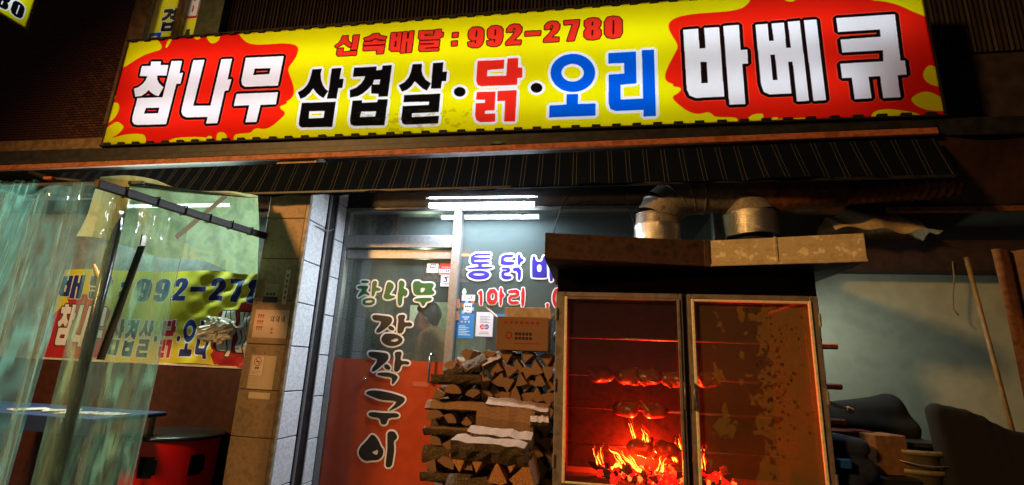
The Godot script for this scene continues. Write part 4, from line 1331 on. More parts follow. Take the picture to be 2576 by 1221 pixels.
func build_lamps() -> void:
	var a = Vector3(-1.387, 2.696, 0.170)
	var b = Vector3(-0.497, 2.690, 0.170)
	b.y = a.y
	var t = tube_lamp("tube_lamp", "bright white tube lamp under the awning above the window", a, b, 0.020, Color(0.90, 0.95, 1.0), 30.0, 5.4, Vector3(0, -1, 0.35))
	var st = begin()
	for s in [-0.3, 0.3]:
		bar(st, Vector3(s, 0.012, -0.02), Vector3(s, 0.05, -0.133), 0.02, 0.012)
	part(st, "bracket", M.alu, t)
	st = begin()
	tube(st, [Vector3(0.46, 0.0, 0), Vector3(0.56, -0.01, -0.03), Vector3(0.72, 0.02, -0.09), Vector3(0.9, 0.06, -0.11)], 0.004, 6)
	part(st, "cable", M.black, t, true)
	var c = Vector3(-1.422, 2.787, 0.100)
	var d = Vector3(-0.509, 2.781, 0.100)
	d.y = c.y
	var s2 = tube_lamp("reflection_strip", "thin glowing strip in place of the tube reflection in the trim", c, d, 0.0075, Color(0.88, 0.94, 1.0), 10.0, 0.10, Vector3(0, -0.3, 1))  # glowing strip drawn for the tube's reflection in the metal trim
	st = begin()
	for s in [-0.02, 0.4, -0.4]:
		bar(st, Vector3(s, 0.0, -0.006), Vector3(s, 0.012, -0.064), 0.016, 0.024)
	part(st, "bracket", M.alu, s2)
	var ya = Vector3(1.325, 1.955, 0.30)
	var yb = Vector3(1.325, 1.955, 0.62)
	var yl = tube_lamp("yard_lamp", "short white tube lamp under the hood's end above the yard", ya, yb, 0.013, Color(1.0, 1.0, 0.92), 3.0, 0.75, Vector3(0.75, -0.8, -0.1))
	st = begin()
	bar(st, Vector3(0, 0.012, -0.1), Vector3(-0.058, 0.03, -0.1), 0.02, 0.02)
	bar(st, Vector3(0, 0.012, 0.1), Vector3(-0.058, 0.03, 0.1), 0.02, 0.02)
	part(st, "bracket", M.alu, yl)
	var e = Vector3(-4.561, 2.745, 0.100)
	var g = Vector3(-3.330, 2.731, 0.100)
	g.y = e.y
	var s3 = tube_lamp("tube_lamp", "greenish white tube lamp inside the tent behind the pale sheet", e, g, 0.016, Color(0.87, 1.0, 0.95), 14.0, 5.6, Vector3(0, -0.7, 0.7))
	st = begin()
	bar(st, Vector3(-0.5, 0.0, -0.018), Vector3(0.5, 0.0, -0.018), 0.034, 0.022)
	bar(st, Vector3(-0.4, 0.0, -0.024), Vector3(-0.4, 0, -0.064), 0.03, 0.03)
	bar(st, Vector3(0.4, 0.0, -0.024), Vector3(0.4, 0, -0.064), 0.03, 0.03)
	part(st, "housing", M.white_plastic, s3)

# ---------------------------------------------------------------- the wood fired roasting oven
func build_oven() -> void:
	var t = thing("roasting_oven", "steel rotisserie oven with two glass doors and a wood fire inside", "oven")
	var soot = grainy(60, [Color(0.075, 0.065, 0.062), Color(0.10, 0.085, 0.08), Color(0.06, 0.052, 0.05)], 0.6, 0.75, 0.0, 0.02)
	var skin = grainy(61, [Color(0.46, 0.43, 0.40), Color(0.58, 0.54, 0.50), Color(0.50, 0.46, 0.43)], 0.7, 0.36, 0.35, 0.02)
	M.oven_skin = skin
	soot.metallic_specular = 0.08
	M.soot = soot
	var x0 = -0.247
	var x1 = 1.248
	boxpart(Vector3(x0, 0.30, 0.12), Vector3(x0 + 0.03, 1.87, 0.868), "side_wall", skin, t)
	boxpart(Vector3(x1 - 0.03, 0.30, 0.12), Vector3(x1, 1.87, 0.868), "side_wall", skin, t)
	boxpart(Vector3(x0 + 0.031, 0.30, 0.12), Vector3(x1 - 0.031, 1.996, 0.15), "back_wall", soot, t)
	boxpart(Vector3(x0 + 0.031, 1.840, 0.80), Vector3(x1 - 0.031, 1.87, 0.868), "front_header", soot, t)
	boxpart(Vector3(x0 + 0.031, 0.30, 0.152), Vector3(x1 - 0.031, 0.74, 0.868), "fire_box", skin, t)
	boxpart(Vector3(x0 + 0.032, 0.742, 0.152), Vector3(x0 + 0.045, 1.838, 0.866), "lining", soot, t)
	boxpart(Vector3(x1 - 0.045, 0.742, 0.152), Vector3(x1 - 0.032, 1.838, 0.866), "lining", soot, t)
	boxpart(Vector3(x0 + 0.046, 0.7415, 0.153), Vector3(x1 - 0.046, 0.7435, 0.866), "added_ash_plate", grainy(66, [Color(0.09, 0.08, 0.08), Color(0.16, 0.145, 0.14)], 0.2, 0.95, 0.0, 0.03), t, 0.0)  # dark plate added so the floor throws back less firelight
	for sx in [x0 + 0.05, x1 - 0.05]:
		for sz in [0.18, 0.80]:
			boxpart(Vector3(sx - 0.025, 0.0, sz - 0.025), Vector3(sx + 0.025, 0.299, sz + 0.025), "leg", skin, t)
	# doors
	var bead = grainy(62, [Color(0.88, 0.83, 0.68), Color(0.96, 0.92, 0.80)], 0.3, 0.35, 0.05, 0.03)
	var film = Image.create(512, 768, false, Image.FORMAT_RGBA8)
	var n = FastNoiseLite.new()
	n.seed = 12
	n.frequency = 0.006
	n.fractal_octaves = 4
	var n2 = FastNoiseLite.new()
	n2.seed = 31
	n2.frequency = 0.035
	n2.noise_type = FastNoiseLite.TYPE_CELLULAR
	for y in 768:
		for x in 512:
			# a thick tan layer of dried fat with a ragged edge, a thin one elsewhere
			var thick = x > 300 + 110.0 * n.get_noise_2d(7, y * 1.5) + 60.0 * n.get_noise_2d(x * 3, y * 3) or n.get_noise_2d(x * 1.3 + 400, y) > 0.30
			film.set_pixel(x, y, Color(0.56, 0.47, 0.24, 0.50) if thick else Color(0.50, 0.41, 0.21, 0.20))
	# dried spots and runs of fat on the film
	for k in 210:
		var c = Vector2(lerpf(230, 490, rng.randf()), lerpf(30, 520, rng.randf()))
		if k > 70:
			c = Vector2(335 + rng.randfn() * 34.0, 330 + rng.randfn() * 130.0)
		var r = rng.randf_range(2.0, 7.5)
		var ry = r * rng.randf_range(0.9, 1.6)
		for y in range(maxi(0, int(c.y - ry)), mini(768, int(c.y + ry) + 1)):
			for x in range(maxi(0, int(c.x - r)), mini(512, int(c.x + r) + 1)):
				var dd = Vector2((x - c.x) / r, (y - c.y) / ry).length() - 0.3 * n2.get_noise_2d(x * 2, y * 2)
				if dd < 0.9:
					film.set_pixel(x, y, film.get_pixel(x, y).lerp(Color(0.20, 0.15, 0.08, 0.62), 0.8))
	film.resize(110, 165, Image.INTERPOLATE_LANCZOS)
	film.resize(330, 495, Image.INTERPOLATE_CUBIC)
	var grime = plain(Color.WHITE, 0.35)
	grime.albedo_texture = tex(film)
	grime.transparency = BaseMaterial3D.TRANSPARENCY_ALPHA
	grime.texture_repeat = false
	var st0 = begin()
	for k in 2:
		var d = Node3D.new()
		d.name = numbered("door", t)
		t.add_child(d)
		d.set_meta("label", ["oven door with a clearer pane in front of the fire", "oven door with a brown grimy pane"][k])
		var a: float = [-0.246, 0.531][k]
		var b: float = [0.504, 1.247][k]
		var z0 = 0.870
		var z1 = 0.912
		var fl: float = [0.058, 0.024][k]
		var fr: float = [0.022, 0.046][k]
		var yb = 0.735
		var yt = 1.872
		var fb = 0.046
		boxpart(Vector3(a, yb, z0), Vector3(a + fl, yt, z1), "stile", skin, d, 0.004)
		boxpart(Vector3(b - fr, yb, z0), Vector3(b, yt, z1), "stile", skin, d, 0.004)
		boxpart(Vector3(a + fl + 0.001, yb, z0), Vector3(b - fr - 0.001, yb + fb, z1), "rail", skin, d, 0.004)
		boxpart(Vector3(a + fl + 0.001, yt - 0.030, z0), Vector3(b - fr - 0.001, yt, z1), "rail", skin, d, 0.004)
		var bw = 0.013
		boxpart(Vector3(a + fl - 0.004, yb + fb, z1 + 0.001), Vector3(a + fl + bw, yt - 0.030, z1 + 0.014), "bead", bead, d, 0.003)
		boxpart(Vector3(b - fr - bw, yb + fb, z1 + 0.001), Vector3(b - fr + 0.004, yt - 0.030, z1 + 0.014), "bead", bead if k == 1 else skin, d, 0.003)
		boxpart(Vector3(a + fl + bw + 0.001, yt - 0.046, z1 + 0.001), Vector3(b - fr - bw - 0.001, yt - 0.032, z1 + 0.014), "bead", bead if k == 1 else skin, d, 0.003)
		boxpart(Vector3(a + fl + bw + 0.001, yb + fb, z1 + 0.001), Vector3(b - fr - bw - 0.001, yb + fb + bw, z1 + 0.014), "bead", bead, d, 0.003)
		boxpart(Vector3(a + fl + 0.001, yb + fb + 0.001, z0 + 0.010), Vector3(b - fr - 0.001, yt - 0.031, z0 + 0.014), "pane", pane(Color(0.45, 0.35, 0.28), 0.05, 0.03), d, 0.0)
		if k == 1:
			print_sheet(Vector3(a + fl + 0.001, yb + fb + 0.001, z0 + 0.018), Vector3(b - a - fl - fr - 0.002, 0, 0), Vector3(0, yt - 0.031 - yb - fb, 0), "grime", grime, d)
		for q in 3:
			st0 = begin()
			tube(st0, [Vector3([a + 0.004, b - 0.004][k], 0.86 + q * 0.42, z1 + 0.006), Vector3([a + 0.004, b - 0.004][k], 0.93 + q * 0.42, z1 + 0.006)], 0.008, 10)
			part(st0, "hinge", skin, d)
		st0 = begin()
		tube(st0, [Vector3([b - 0.011, a + 0.012][k], 1.22, z1), Vector3([b - 0.011, a + 0.012][k], 1.22, z1 + 0.03), Vector3([b - 0.011, a + 0.012][k], 1.36, z1 + 0.03), Vector3([b - 0.011, a + 0.012][k], 1.36, z1)], 0.006, 8)
		part(st0, "handle", M.steel, d, true)
	boxpart(Vector3(0.5065, 0.735, 0.866), Vector3(0.5285, 1.872, 0.884), "centre_post", M.black, t, 0.0)
	# spits with wooden handles that stick out of the right side
	var handle_wood = grainy(63, [Color(0.36, 0.14, 0.06), Color(0.46, 0.20, 0.09)], 0.2, 0.5)
	var ys = [1.622, 1.377, 1.170, 0.941]
	for k in 4:
		var s = Node3D.new()
		s.name = numbered("spit", t)
		t.add_child(s)
		var st = begin()
		tube(st, [Vector3(-0.19, ys[k], 0.50), Vector3(1.42, ys[k], 0.50)], 0.007, 8)
		part(st, "rod", M.steel, s, true)
		if k < 3:
			st = begin()
			obox(st, Transform3D(Basis(), Vector3(1.440, ys[k] - 0.004, 0.50)), Vector3(0.115, 0.036, 0.034), 0.008)
			part(st, "handle", handle_wood, s)
		st = begin()
		lathe(st, [Vector2(0, 0), Vector2(0.035, 0), Vector2(0.035, 0.03), Vector2(0.02, 0.045), Vector2(0, 0.045)], 14, Transform3D(Basis(Vector3.BACK, PI / 2), Vector3(-0.249, ys[k], 0.50)))
		part(st, "drive_gear", M.dark_metal, s, true)
	# chickens
	var hide = grainy(64, [Color(0.28, 0.15, 0.07), Color(0.42, 0.24, 0.12), Color(0.22, 0.12, 0.06)], 0.12, 0.35, 0.0, 0.03, 0.0, false)
	var st3 = begin()
	body(st3, [[Vector3(-0.045, 0, 0), Vector3(0.045, 0.005, 0), 0.068, 0.060], [Vector3(-0.02, 0.02, 0.02), Vector3(0.03, 0.02, -0.02), 0.048, 0.045],
		[Vector3(-0.05, -0.02, 0.045), Vector3(-0.095, 0.035, 0.055), 0.030, 0.020], [Vector3(-0.095, 0.035, 0.055), Vector3(-0.12, 0.065, 0.05), 0.012, 0.012],
		[Vector3(-0.05, -0.02, -0.045), Vector3(-0.095, 0.03, -0.055), 0.030, 0.020], [Vector3(-0.095, 0.03, -0.055), Vector3(-0.115, 0.06, -0.05), 0.012, 0.012],
		[Vector3(0.055, 0.01, 0.04), Vector3(0.02, 0.045, 0.062), 0.017, 0.013], [Vector3(0.055, 0.01, -0.04), Vector3(0.02, 0.045, -0.062), 0.017, 0.013], [Vector3(0.07, 0, 0), Vector3(0.098, 0.012, 0), 0.022, 0.017]], 0.007, 0.016)
	st3.index()
	st3.generate_normals()
	var bird = st3.commit()
	var spots = [[2410, 1, 0.2], [2510, 1, 1.6], [2600, 1, 0.9], [2690, 1, 2.6], [2832, 1, 0.4], [2500, 2, 0.3], [2622, 2, -0.4], [2560, 3, 1.0], [2672, 3, 2.0]]
	var rows = ["second", "second", "third", "lowest"]
	var px = [0.040, 0.203, 0.347, 0.489, 0.710, 0.184, 0.376, 0.275, 0.447]
	for k in spots.size():
		var o = put(bird, "roast_chicken", hide, self)
		var row: int = spots[k][1]
		o.position = Vector3(px[k], ys[row], 0.50)
		o.rotation = Vector3(spots[k][2], (PI if k % 2 else 0.0) + 0.2 * sin(k * 2.0), 0)
		o.scale = Vector3.ONE * (0.74 + 0.06 * sin(k * 3.1))
		tag(o, "roasting chicken on the %s spit from the top inside the oven" % ["", "second", "third", "lowest"][row] if k != 4 else "roasting chicken on the second spit from the top behind the grimy pane", "chicken", "chickens on the spits")
	# burning wood
	var char_wood = grainy(65, [Color(0.05, 0.04, 0.04), Color(0.16, 0.10, 0.08)], 0.1, 0.9, 0.0, 0.03, 0.0, false)
	var floor_y = 0.744
	var base = Vector3(0.272, 0.811, 0.500)
	for k in 6:
		var c = Vector3(0.024 + 0.14 * k, floor_y + 0.045 + 0.03 * (k % 2), 0.50)
		var o = split_log(c + Vector3(-0.05 + 0.03 * k * (k % 2), 0.0, -0.18), c + Vector3(0.04, 0.01, 0.17), 0.045, k * 1.3, 1.6, char_wood, char_wood)
		o.name = numbered("burning_log", self)
		tag(o, "charred log burning on the oven floor under the chickens", "log", "burning logs in the oven")
	var f = thing("fire", "wood fire with orange flames and red embers inside the oven", "fire")
	for kind in 3:
		var st = begin()
		for k in [150, 45, 80][kind]:
			var p = Vector3(lerpf(0.008, 0.827, rng.randf()), floor_y + rng.randf_range(0.008, 0.07), lerpf(0.32, 0.70, rng.randf()))
			obox(st, Transform3D(Basis.from_euler(Vector3(rng.randf() * 6, rng.randf() * 6, rng.randf() * 6)), p), Vector3(1, 0.7, 1.3) * rng.randf_range(0.010, 0.030), 0.003)
		part(st, ["ember_glow", "hot_ember_glow", "charcoal"][kind], [glow(Color(1.0, 0.08, 0.05), 1.8), glow(Color(1.0, 0.34, 0.12), 4.0), char_wood][kind], f).set_meta("kind", "stuff")
	var st = begin()
	var outer = glow(Color(1.0, 0.22, 0.03), 2.2)
	outer.albedo_color = Color(1.0, 0.24, 0.03, 0.32)
	outer.transparency = BaseMaterial3D.TRANSPARENCY_ALPHA
	var inner = glow(Color(1.0, 0.62, 0.18), 7.0)
	for q in [[Vector3(0.215, 0.810, 0.560), Vector3(0.067, 0.983, 0.560), 0.030, 4], [Vector3(0.264, 0.811, 0.600), Vector3(0.161, 0.914, 0.600), 0.028, 4], [Vector3(0.026, 0.844, 0.580), Vector3(-0.002, 0.944, 0.580), 0.018, 3], [Vector3(0.252, 0.965, 0.500), Vector3(0.224, 1.092, 0.500), 0.012, 2],
			[Vector3(0.320, 0.965, 0.520), Vector3(0.288, 1.080, 0.520), 0.015, 3], [Vector3(0.520, 0.946, 0.500), Vector3(0.501, 1.018, 0.500), 0.012, 2], [Vector3(0.484, 0.881, 0.520), Vector3(0.465, 0.945, 0.520), 0.012, 2], [Vector3(0.650, 0.846, 0.500), Vector3(0.638, 0.968, 0.500), 0.018, 3], [Vector3(0.389, 0.821, 0.550), Vector3(0.414, 0.902, 0.550), 0.020, 3], [Vector3(0.099, 0.823, 0.600), Vector3(0.142, 0.884, 0.600), 0.022, 3]]:
		for k in q[3] + 1:
			var off = Vector3(rng.randf_range(-1.2, 1.2), rng.randf_range(-0.6, 0.2), rng.randf_range(-1.0, 1.0)) * q[2]
			var hgt = rng.randf_range(0.5, 1.05)
			var a = q[0] + off
			var b = a + (q[1] - q[0]) * hgt + Vector3(rng.randf_range(-0.4, 0.4), 0, 0) * q[2]
			st = begin()
			flame(st, a, b, q[2] * rng.randf_range(0.26, 0.52))
			var fl = part(st, "flame", inner, f, true)
			st = begin()
			flame(st, a + Vector3(0.003, -0.006, -0.004), b + Vector3(0.006, 0.028, -0.004), q[2] * rng.randf_range(0.5, 0.85))
			part(st, "flame_edge", outer, fl, true)
	lamp(f, Vector3(0.309, 0.818, 0.250), Color(1.0, 0.16, 0.045), 9.0, 0.05)
	lamp(f, Vector3(0.312, 0.897, 0.740), Color(1.0, 0.22, 0.06), 0.16, 0.05)

func flame(st: SurfaceTool, a: Vector3, b: Vector3, r: float) -> void:
	var pts = []
	var rad = []
	var side = (b - a).cross(Vector3.BACK).normalized()
	for i in 17:
		var s = i / 16.0
		pts.append(a.lerp(b, s) + side * r * (0.9 * sin(s * 6.0 + a.x * 50.0) + 0.5 * sin(s * 13.0 + a.z * 70.0)) * s + Vector3(0, 0, r * sin(s * 5.0 + a.y * 60.0) * s))
		rad.append(maxf(0.0008, r * pow(1.0 - s, 0.8) * (0.55 + 0.45 * sin(s * 9.0 + a.x * 90.0)) * minf(1.0, 0.35 + s * 6.0)))
	tube(st, pts, rad, 9)

# a split piece of firewood: a wedge with bark on its round side
func split_log(a: Vector3, b: Vector3, r: float, roll: float, spread: float, wood: Material, bark: Material) -> Node3D:
	var o = Node3D.new()
	add_child(o)
	var z = (b - a).normalized()
	var up = Vector3.UP if absf(z.y) < 0.9 else Vector3.RIGHT
	var x = up.cross(z).normalized()
	var bs = Basis(x, z.cross(x), z) * Basis(Vector3.BACK, roll)
	o.transform = Transform3D(bs, (a + b) / 2.0)
	var len_ = a.distance_to(b)
	var segs = 9
	var arc = 8
	var rings = []
	var cen = r * (0.45 if spread < 2.6 else 0.1)
	for i in segs + 1:
		var s = float(i) / segs
		var ring = []
		var w = Vector3(rng.randf_range(-1, 1), rng.randf_range(-1, 1), 0) * r * 0.04
		ring.append(Vector3(0, -cen, (s - 0.5) * len_) + w + Vector3(rng.randf_range(-0.05, 0.05), rng.randf_range(-0.06, 0.06), 0) * r)
		for j in arc + 1:
			var ang = PI / 2 + spread * (0.5 - float(j) / arc)
			var rr = r * (1.0 + rng.randf_range(-0.05, 0.05))
			ring.append(Vector3(cos(ang) * rr, sin(ang) * rr - cen, (s - 0.5) * len_) + w)
		rings.append(ring)
	var o0 = Vector3(0, r * 0.2, 0)
	var st = begin()
	for i in segs:
		var m = (rings[i][0] + rings[i][4] + rings[i + 1][0] + rings[i + 1][4]) / 4.0 as Vector3
		quad(st, rings[i][0], rings[i][1], rings[i + 1][1], rings[i + 1][0], m)
		quad(st, rings[i][0], rings[i][arc + 1], rings[i + 1][arc + 1], rings[i + 1][0], m)
	for e in [0, segs]:
		for j in range(1, arc + 1):
			tri(st, rings[e][0], rings[e][j], rings[e][j + 1], Vector3(0, 0, 0))
	part(st, "wood", wood, o)
	st = begin()
	for i in segs:
		for j in range(1, arc + 1):
			quad(st, rings[i][j], rings[i][j + 1], rings[i + 1][j + 1], rings[i + 1][j], (rings[i][0] + rings[i + 1][0]) / 2.0)
	part(st, "bark", bark, o)
	return o

func firewood(a: Vector3, b: Vector3, r: float, roll: float, spread: float, label: String, group: String, kind := "wood") -> void:
	var o = split_log(a, b, r, roll, spread, M[kind][rng.randi() % M[kind].size()], M.bark[rng.randi() % 2])
	o.name = numbered("firewood_log", self)
	tag(o, label, "log", group)

func build_hood() -> void:
	var t = thing("extractor_hood", "wide rusty steel extractor hood above the oven", "hood")
	var sooty = grainy(70, [Color(0.21, 0.14, 0.10), Color(0.29, 0.19, 0.13), Color(0.15, 0.10, 0.08)], 0.5, 0.6, 0.1, 0.02)
	var rusty = grainy(71, [Color(0.70, 0.63, 0.48), Color(0.78, 0.72, 0.56), Color(0.73, 0.66, 0.51), Color(0.94, 0.90, 0.78)], 0.5, 0.4, 0.15, 0.02)
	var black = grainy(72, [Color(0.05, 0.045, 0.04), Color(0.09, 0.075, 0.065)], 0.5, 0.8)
	var L = Vector3(-0.306, 2.2, 1.10)
	var C = Vector3(0.656, 2.2, 0.905)
	var R = Vector3(1.448, 2.2, 1.075)
	var drop = Vector3(0, -0.160, 0)
	for k in 2:
		var a: Vector3 = [L, C + Vector3(0.002, 0, 0)][k]
		var b: Vector3 = [C - Vector3(0.002, 0, 0), R][k]
		var st = begin()
		var mid = (a + b + drop) / 2.0
		var x = (b - a).normalized()
		obox(st, Transform3D(Basis(x, Vector3.UP, x.cross(Vector3.UP)), mid), Vector3(a.distance_to(b), 0.160, 0.006), 0.002)
		part(st, "front_panel", [sooty, rusty][k], t)
		st = begin()
		bar(st, a + drop * 0.96 + Vector3(0, 0, 0.008), b + drop * 0.96 + Vector3(0, 0, 0.008), 0.010, 0.014, 0.002)
		part(st, "rim", [sooty, rusty][k], t)
	boxpart(Vector3(0.640, 2.035, 0.900), Vector3(0.672, 2.205, 0.925), "seam", sooty, t)
	var st2 = begin()
	bar(st2, Vector3(1.02, 2.202, 0.992), Vector3(1.02, 2.045, 0.992), 0.012, 0.008)
	part(st2, "seam", rusty, t)
	# top, side and sloping underside
	st2 = begin()
	var back = 0.15
	var o = Vector3(0.6, 2.1, 0.6)
	var Lb = Vector3(L.x, 2.2, back)
	var Rb = Vector3(R.x, 2.2, back)
	quad(st2, L + Vector3(0, -0.004, -0.01), C + Vector3(0, -0.004, -0.01), Rb, Lb, o)
	tri(st2, C + Vector3(0, -0.004, -0.01), R + Vector3(0, -0.004, -0.01), Rb, o)
	part(st2, "top_sheet", sooty, t)
	for k in 2:
		var e: Vector3 = [L, R][k]
		st2 = begin()
		quad(st2, e + Vector3(0, 0, -0.006), e + drop + Vector3(0, 0, -0.006), Vector3(e.x, 2.04, back), Vector3(e.x, 2.2, back), o)
		part(st2, "side_sheet", [sooty, rusty][k], t)
	# the flue: opened below and made near black to keep the oven's top dark
	var flue_black = plain(Color(0.03, 0.028, 0.027), 0.95)
	flue_black.metallic_specular = 0.05
	st2 = begin()
	cbox(st2, Vector3(-0.242, 1.874, 0.840), Vector3(1.262, 2.022, 0.862))
	cbox(st2, Vector3(-0.242, 1.874, 0.10), Vector3(1.262, 2.022, 0.118))
	cbox(st2, Vector3(-0.242, 1.874, 0.119), Vector3(-0.220, 2.022, 0.839))
	cbox(st2, Vector3(1.240, 1.874, 0.119), Vector3(1.262, 2.022, 0.839))
	cbox(st2, Vector3(-0.219, 2.000, 0.119), Vector3(1.239, 2.021, 0.839))
	part(st2, "flue_box", flue_black, t)
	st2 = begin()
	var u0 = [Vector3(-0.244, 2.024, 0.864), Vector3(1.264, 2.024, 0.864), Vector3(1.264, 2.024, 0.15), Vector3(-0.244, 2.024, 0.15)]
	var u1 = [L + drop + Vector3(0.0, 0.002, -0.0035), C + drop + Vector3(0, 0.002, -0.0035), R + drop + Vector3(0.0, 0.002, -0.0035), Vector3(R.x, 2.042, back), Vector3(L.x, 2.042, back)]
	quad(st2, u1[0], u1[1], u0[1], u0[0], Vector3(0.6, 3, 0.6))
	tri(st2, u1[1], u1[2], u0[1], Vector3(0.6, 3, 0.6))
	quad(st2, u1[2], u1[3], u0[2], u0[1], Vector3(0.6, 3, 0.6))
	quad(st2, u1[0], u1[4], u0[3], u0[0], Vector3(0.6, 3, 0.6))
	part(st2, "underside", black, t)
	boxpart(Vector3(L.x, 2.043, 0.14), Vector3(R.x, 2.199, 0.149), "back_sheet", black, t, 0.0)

	for k in 2:
		st2 = begin()
		tube(st2, [[Vector3(-0.198, 2.764, 0.250), Vector3(-0.264, 2.654, 0.270), Vector3(-0.302, 2.522, 0.300), Vector3(-0.316, 2.385, 0.400)], [Vector3(0.197, 2.757, 0.250), Vector3(0.242, 2.631, 0.260), Vector3(0.284, 2.470, 0.300), Vector3(0.286, 2.348, 0.360)]][k], 0.004, 6)
		tag(part(st2, "loose_cable", M.rubber, self, true), ["thin black cable hanging over the window beside the tube lamp", "thin black cable hanging down beside the foil wrapped elbow"][k], "cable")
	# ducts
	var d = thing("exhaust_duct", "bent sheet metal exhaust duct above the hood with two foil wrapped risers", "duct")
	var duct_m = grainy(73, [Color(0.38, 0.36, 0.33), Color(0.58, 0.55, 0.50), Color(0.46, 0.43, 0.39), Color(0.62, 0.60, 0.55)], 0.4, 0.40, 0.25, 0.02)
	var copper = grainy(74, [Color(0.40, 0.24, 0.14), Color(0.58, 0.38, 0.22), Color(0.36, 0.21, 0.13)], 0.7, 0.42, 0.35, 0.02)
	var foil = grainy(75, [Color(0.62, 0.60, 0.55), Color(0.82, 0.80, 0.76)], 0.12, 0.22, 0.9, 0.04, 1.2)
	var pts = [Vector3(0.425, 2.40, 0.45), Vector3(0.435, 2.485, 0.45), Vector3(0.475, 2.565, 0.45), Vector3(0.545, 2.630, 0.45), Vector3(0.64, 2.660, 0.45), Vector3(0.74, 2.665, 0.45)]
	for k in 5:
		st2 = begin()
		tube(st2, [pts[k], pts[k + 1] + (pts[k + 1] - pts[k]) * 0.04], [0.155 - 0.002 * k, 0.152 - 0.002 * k], 28, false)
		part(st2, "elbow_gore", duct_m, d, true)
		st2 = begin()
		tube(st2, [pts[k + 1] - (pts[k + 1] - pts[k]).normalized() * 0.006, pts[k + 1] + (pts[k + 1] - pts[k]).normalized() * 0.006], 0.159 - 0.002 * k, 28, true)
		part(st2, "seam_bead", duct_m, d, true)
	st2 = begin()
	tube(st2, [pts[5], Vector3(1.05, 2.665, 0.45)], 0.142, 28, false)
	part(st2, "straight_run", duct_m, d, true)
	st2 = begin()
	tube(st2, [Vector3(1.04, 2.665, 0.45), Vector3(1.35, 2.662, 0.44), Vector3(1.64, 2.66, 0.42)], [0.146, 0.148, 0.146], 28, true)
	part(st2, "straight_run", copper, d, true)
	st2 = begin()
	var fp = []
	var fr = []
	for k in 61:
		var s = k / 60.0
		fp.append(Vector3(1.63, 2.66, 0.42).lerp(Vector3(2.472, 2.749, 0.300), s))
		fr.append(0.075 + 0.007 * (1.0 if k % 4 < 2 else -1.0))
	tube(st2, fp, fr, 16)
	part(st2, "flexible_hose", copper, d, true)
	for q in [[Vector3(0.425, 2.17, 0.45), Vector3(0.425, 2.42, 0.45), 0.160], [Vector3(1.06, 2.335, 0.46), Vector3(1.05, 2.50, 0.46), 0.172]]:
		st2 = begin()
		var fa: Vector3 = q[0]
		var fb: Vector3 = q[1]
		for j in 12:
			for i in 40:
				var vv = []
				for e in [[0, 0], [1, 0], [1, 1], [0, 1]]:
					var s = (j + e[1]) / 12.0
					var an = TAU * (i + e[0]) / 40.0
					var rr: float = q[2] * (1.0 + 0.012 * sin(an * 9 + s * 23.0) + 0.012 * sin(an * 5.0 - s * 41.0))
					vv.append(fa.lerp(fb, s) + Vector3(cos(an) * rr, 0, sin(an) * rr))
				quad(st2, vv[0], vv[1], vv[2], vv[3], fa.lerp(fb, (j + 0.5) / 12.0))
		part(st2, "foil_sleeve", foil, d, true)
	st2 = begin()
	tube(st2, [Vector3(1.07, 2.19, 0.46), Vector3(1.06, 2.34, 0.46)], 0.12, 24, false)
	part(st2, "collar", black, d, true)
	st2 = begin()
	tube(st2, [Vector3(1.05, 2.495, 0.46), Vector3(1.03, 2.58, 0.46), Vector3(1.0, 2.66, 0.46)], [0.166, 0.135, 0.11], 24, false)
	part(st2, "riser", duct_m, d, true)

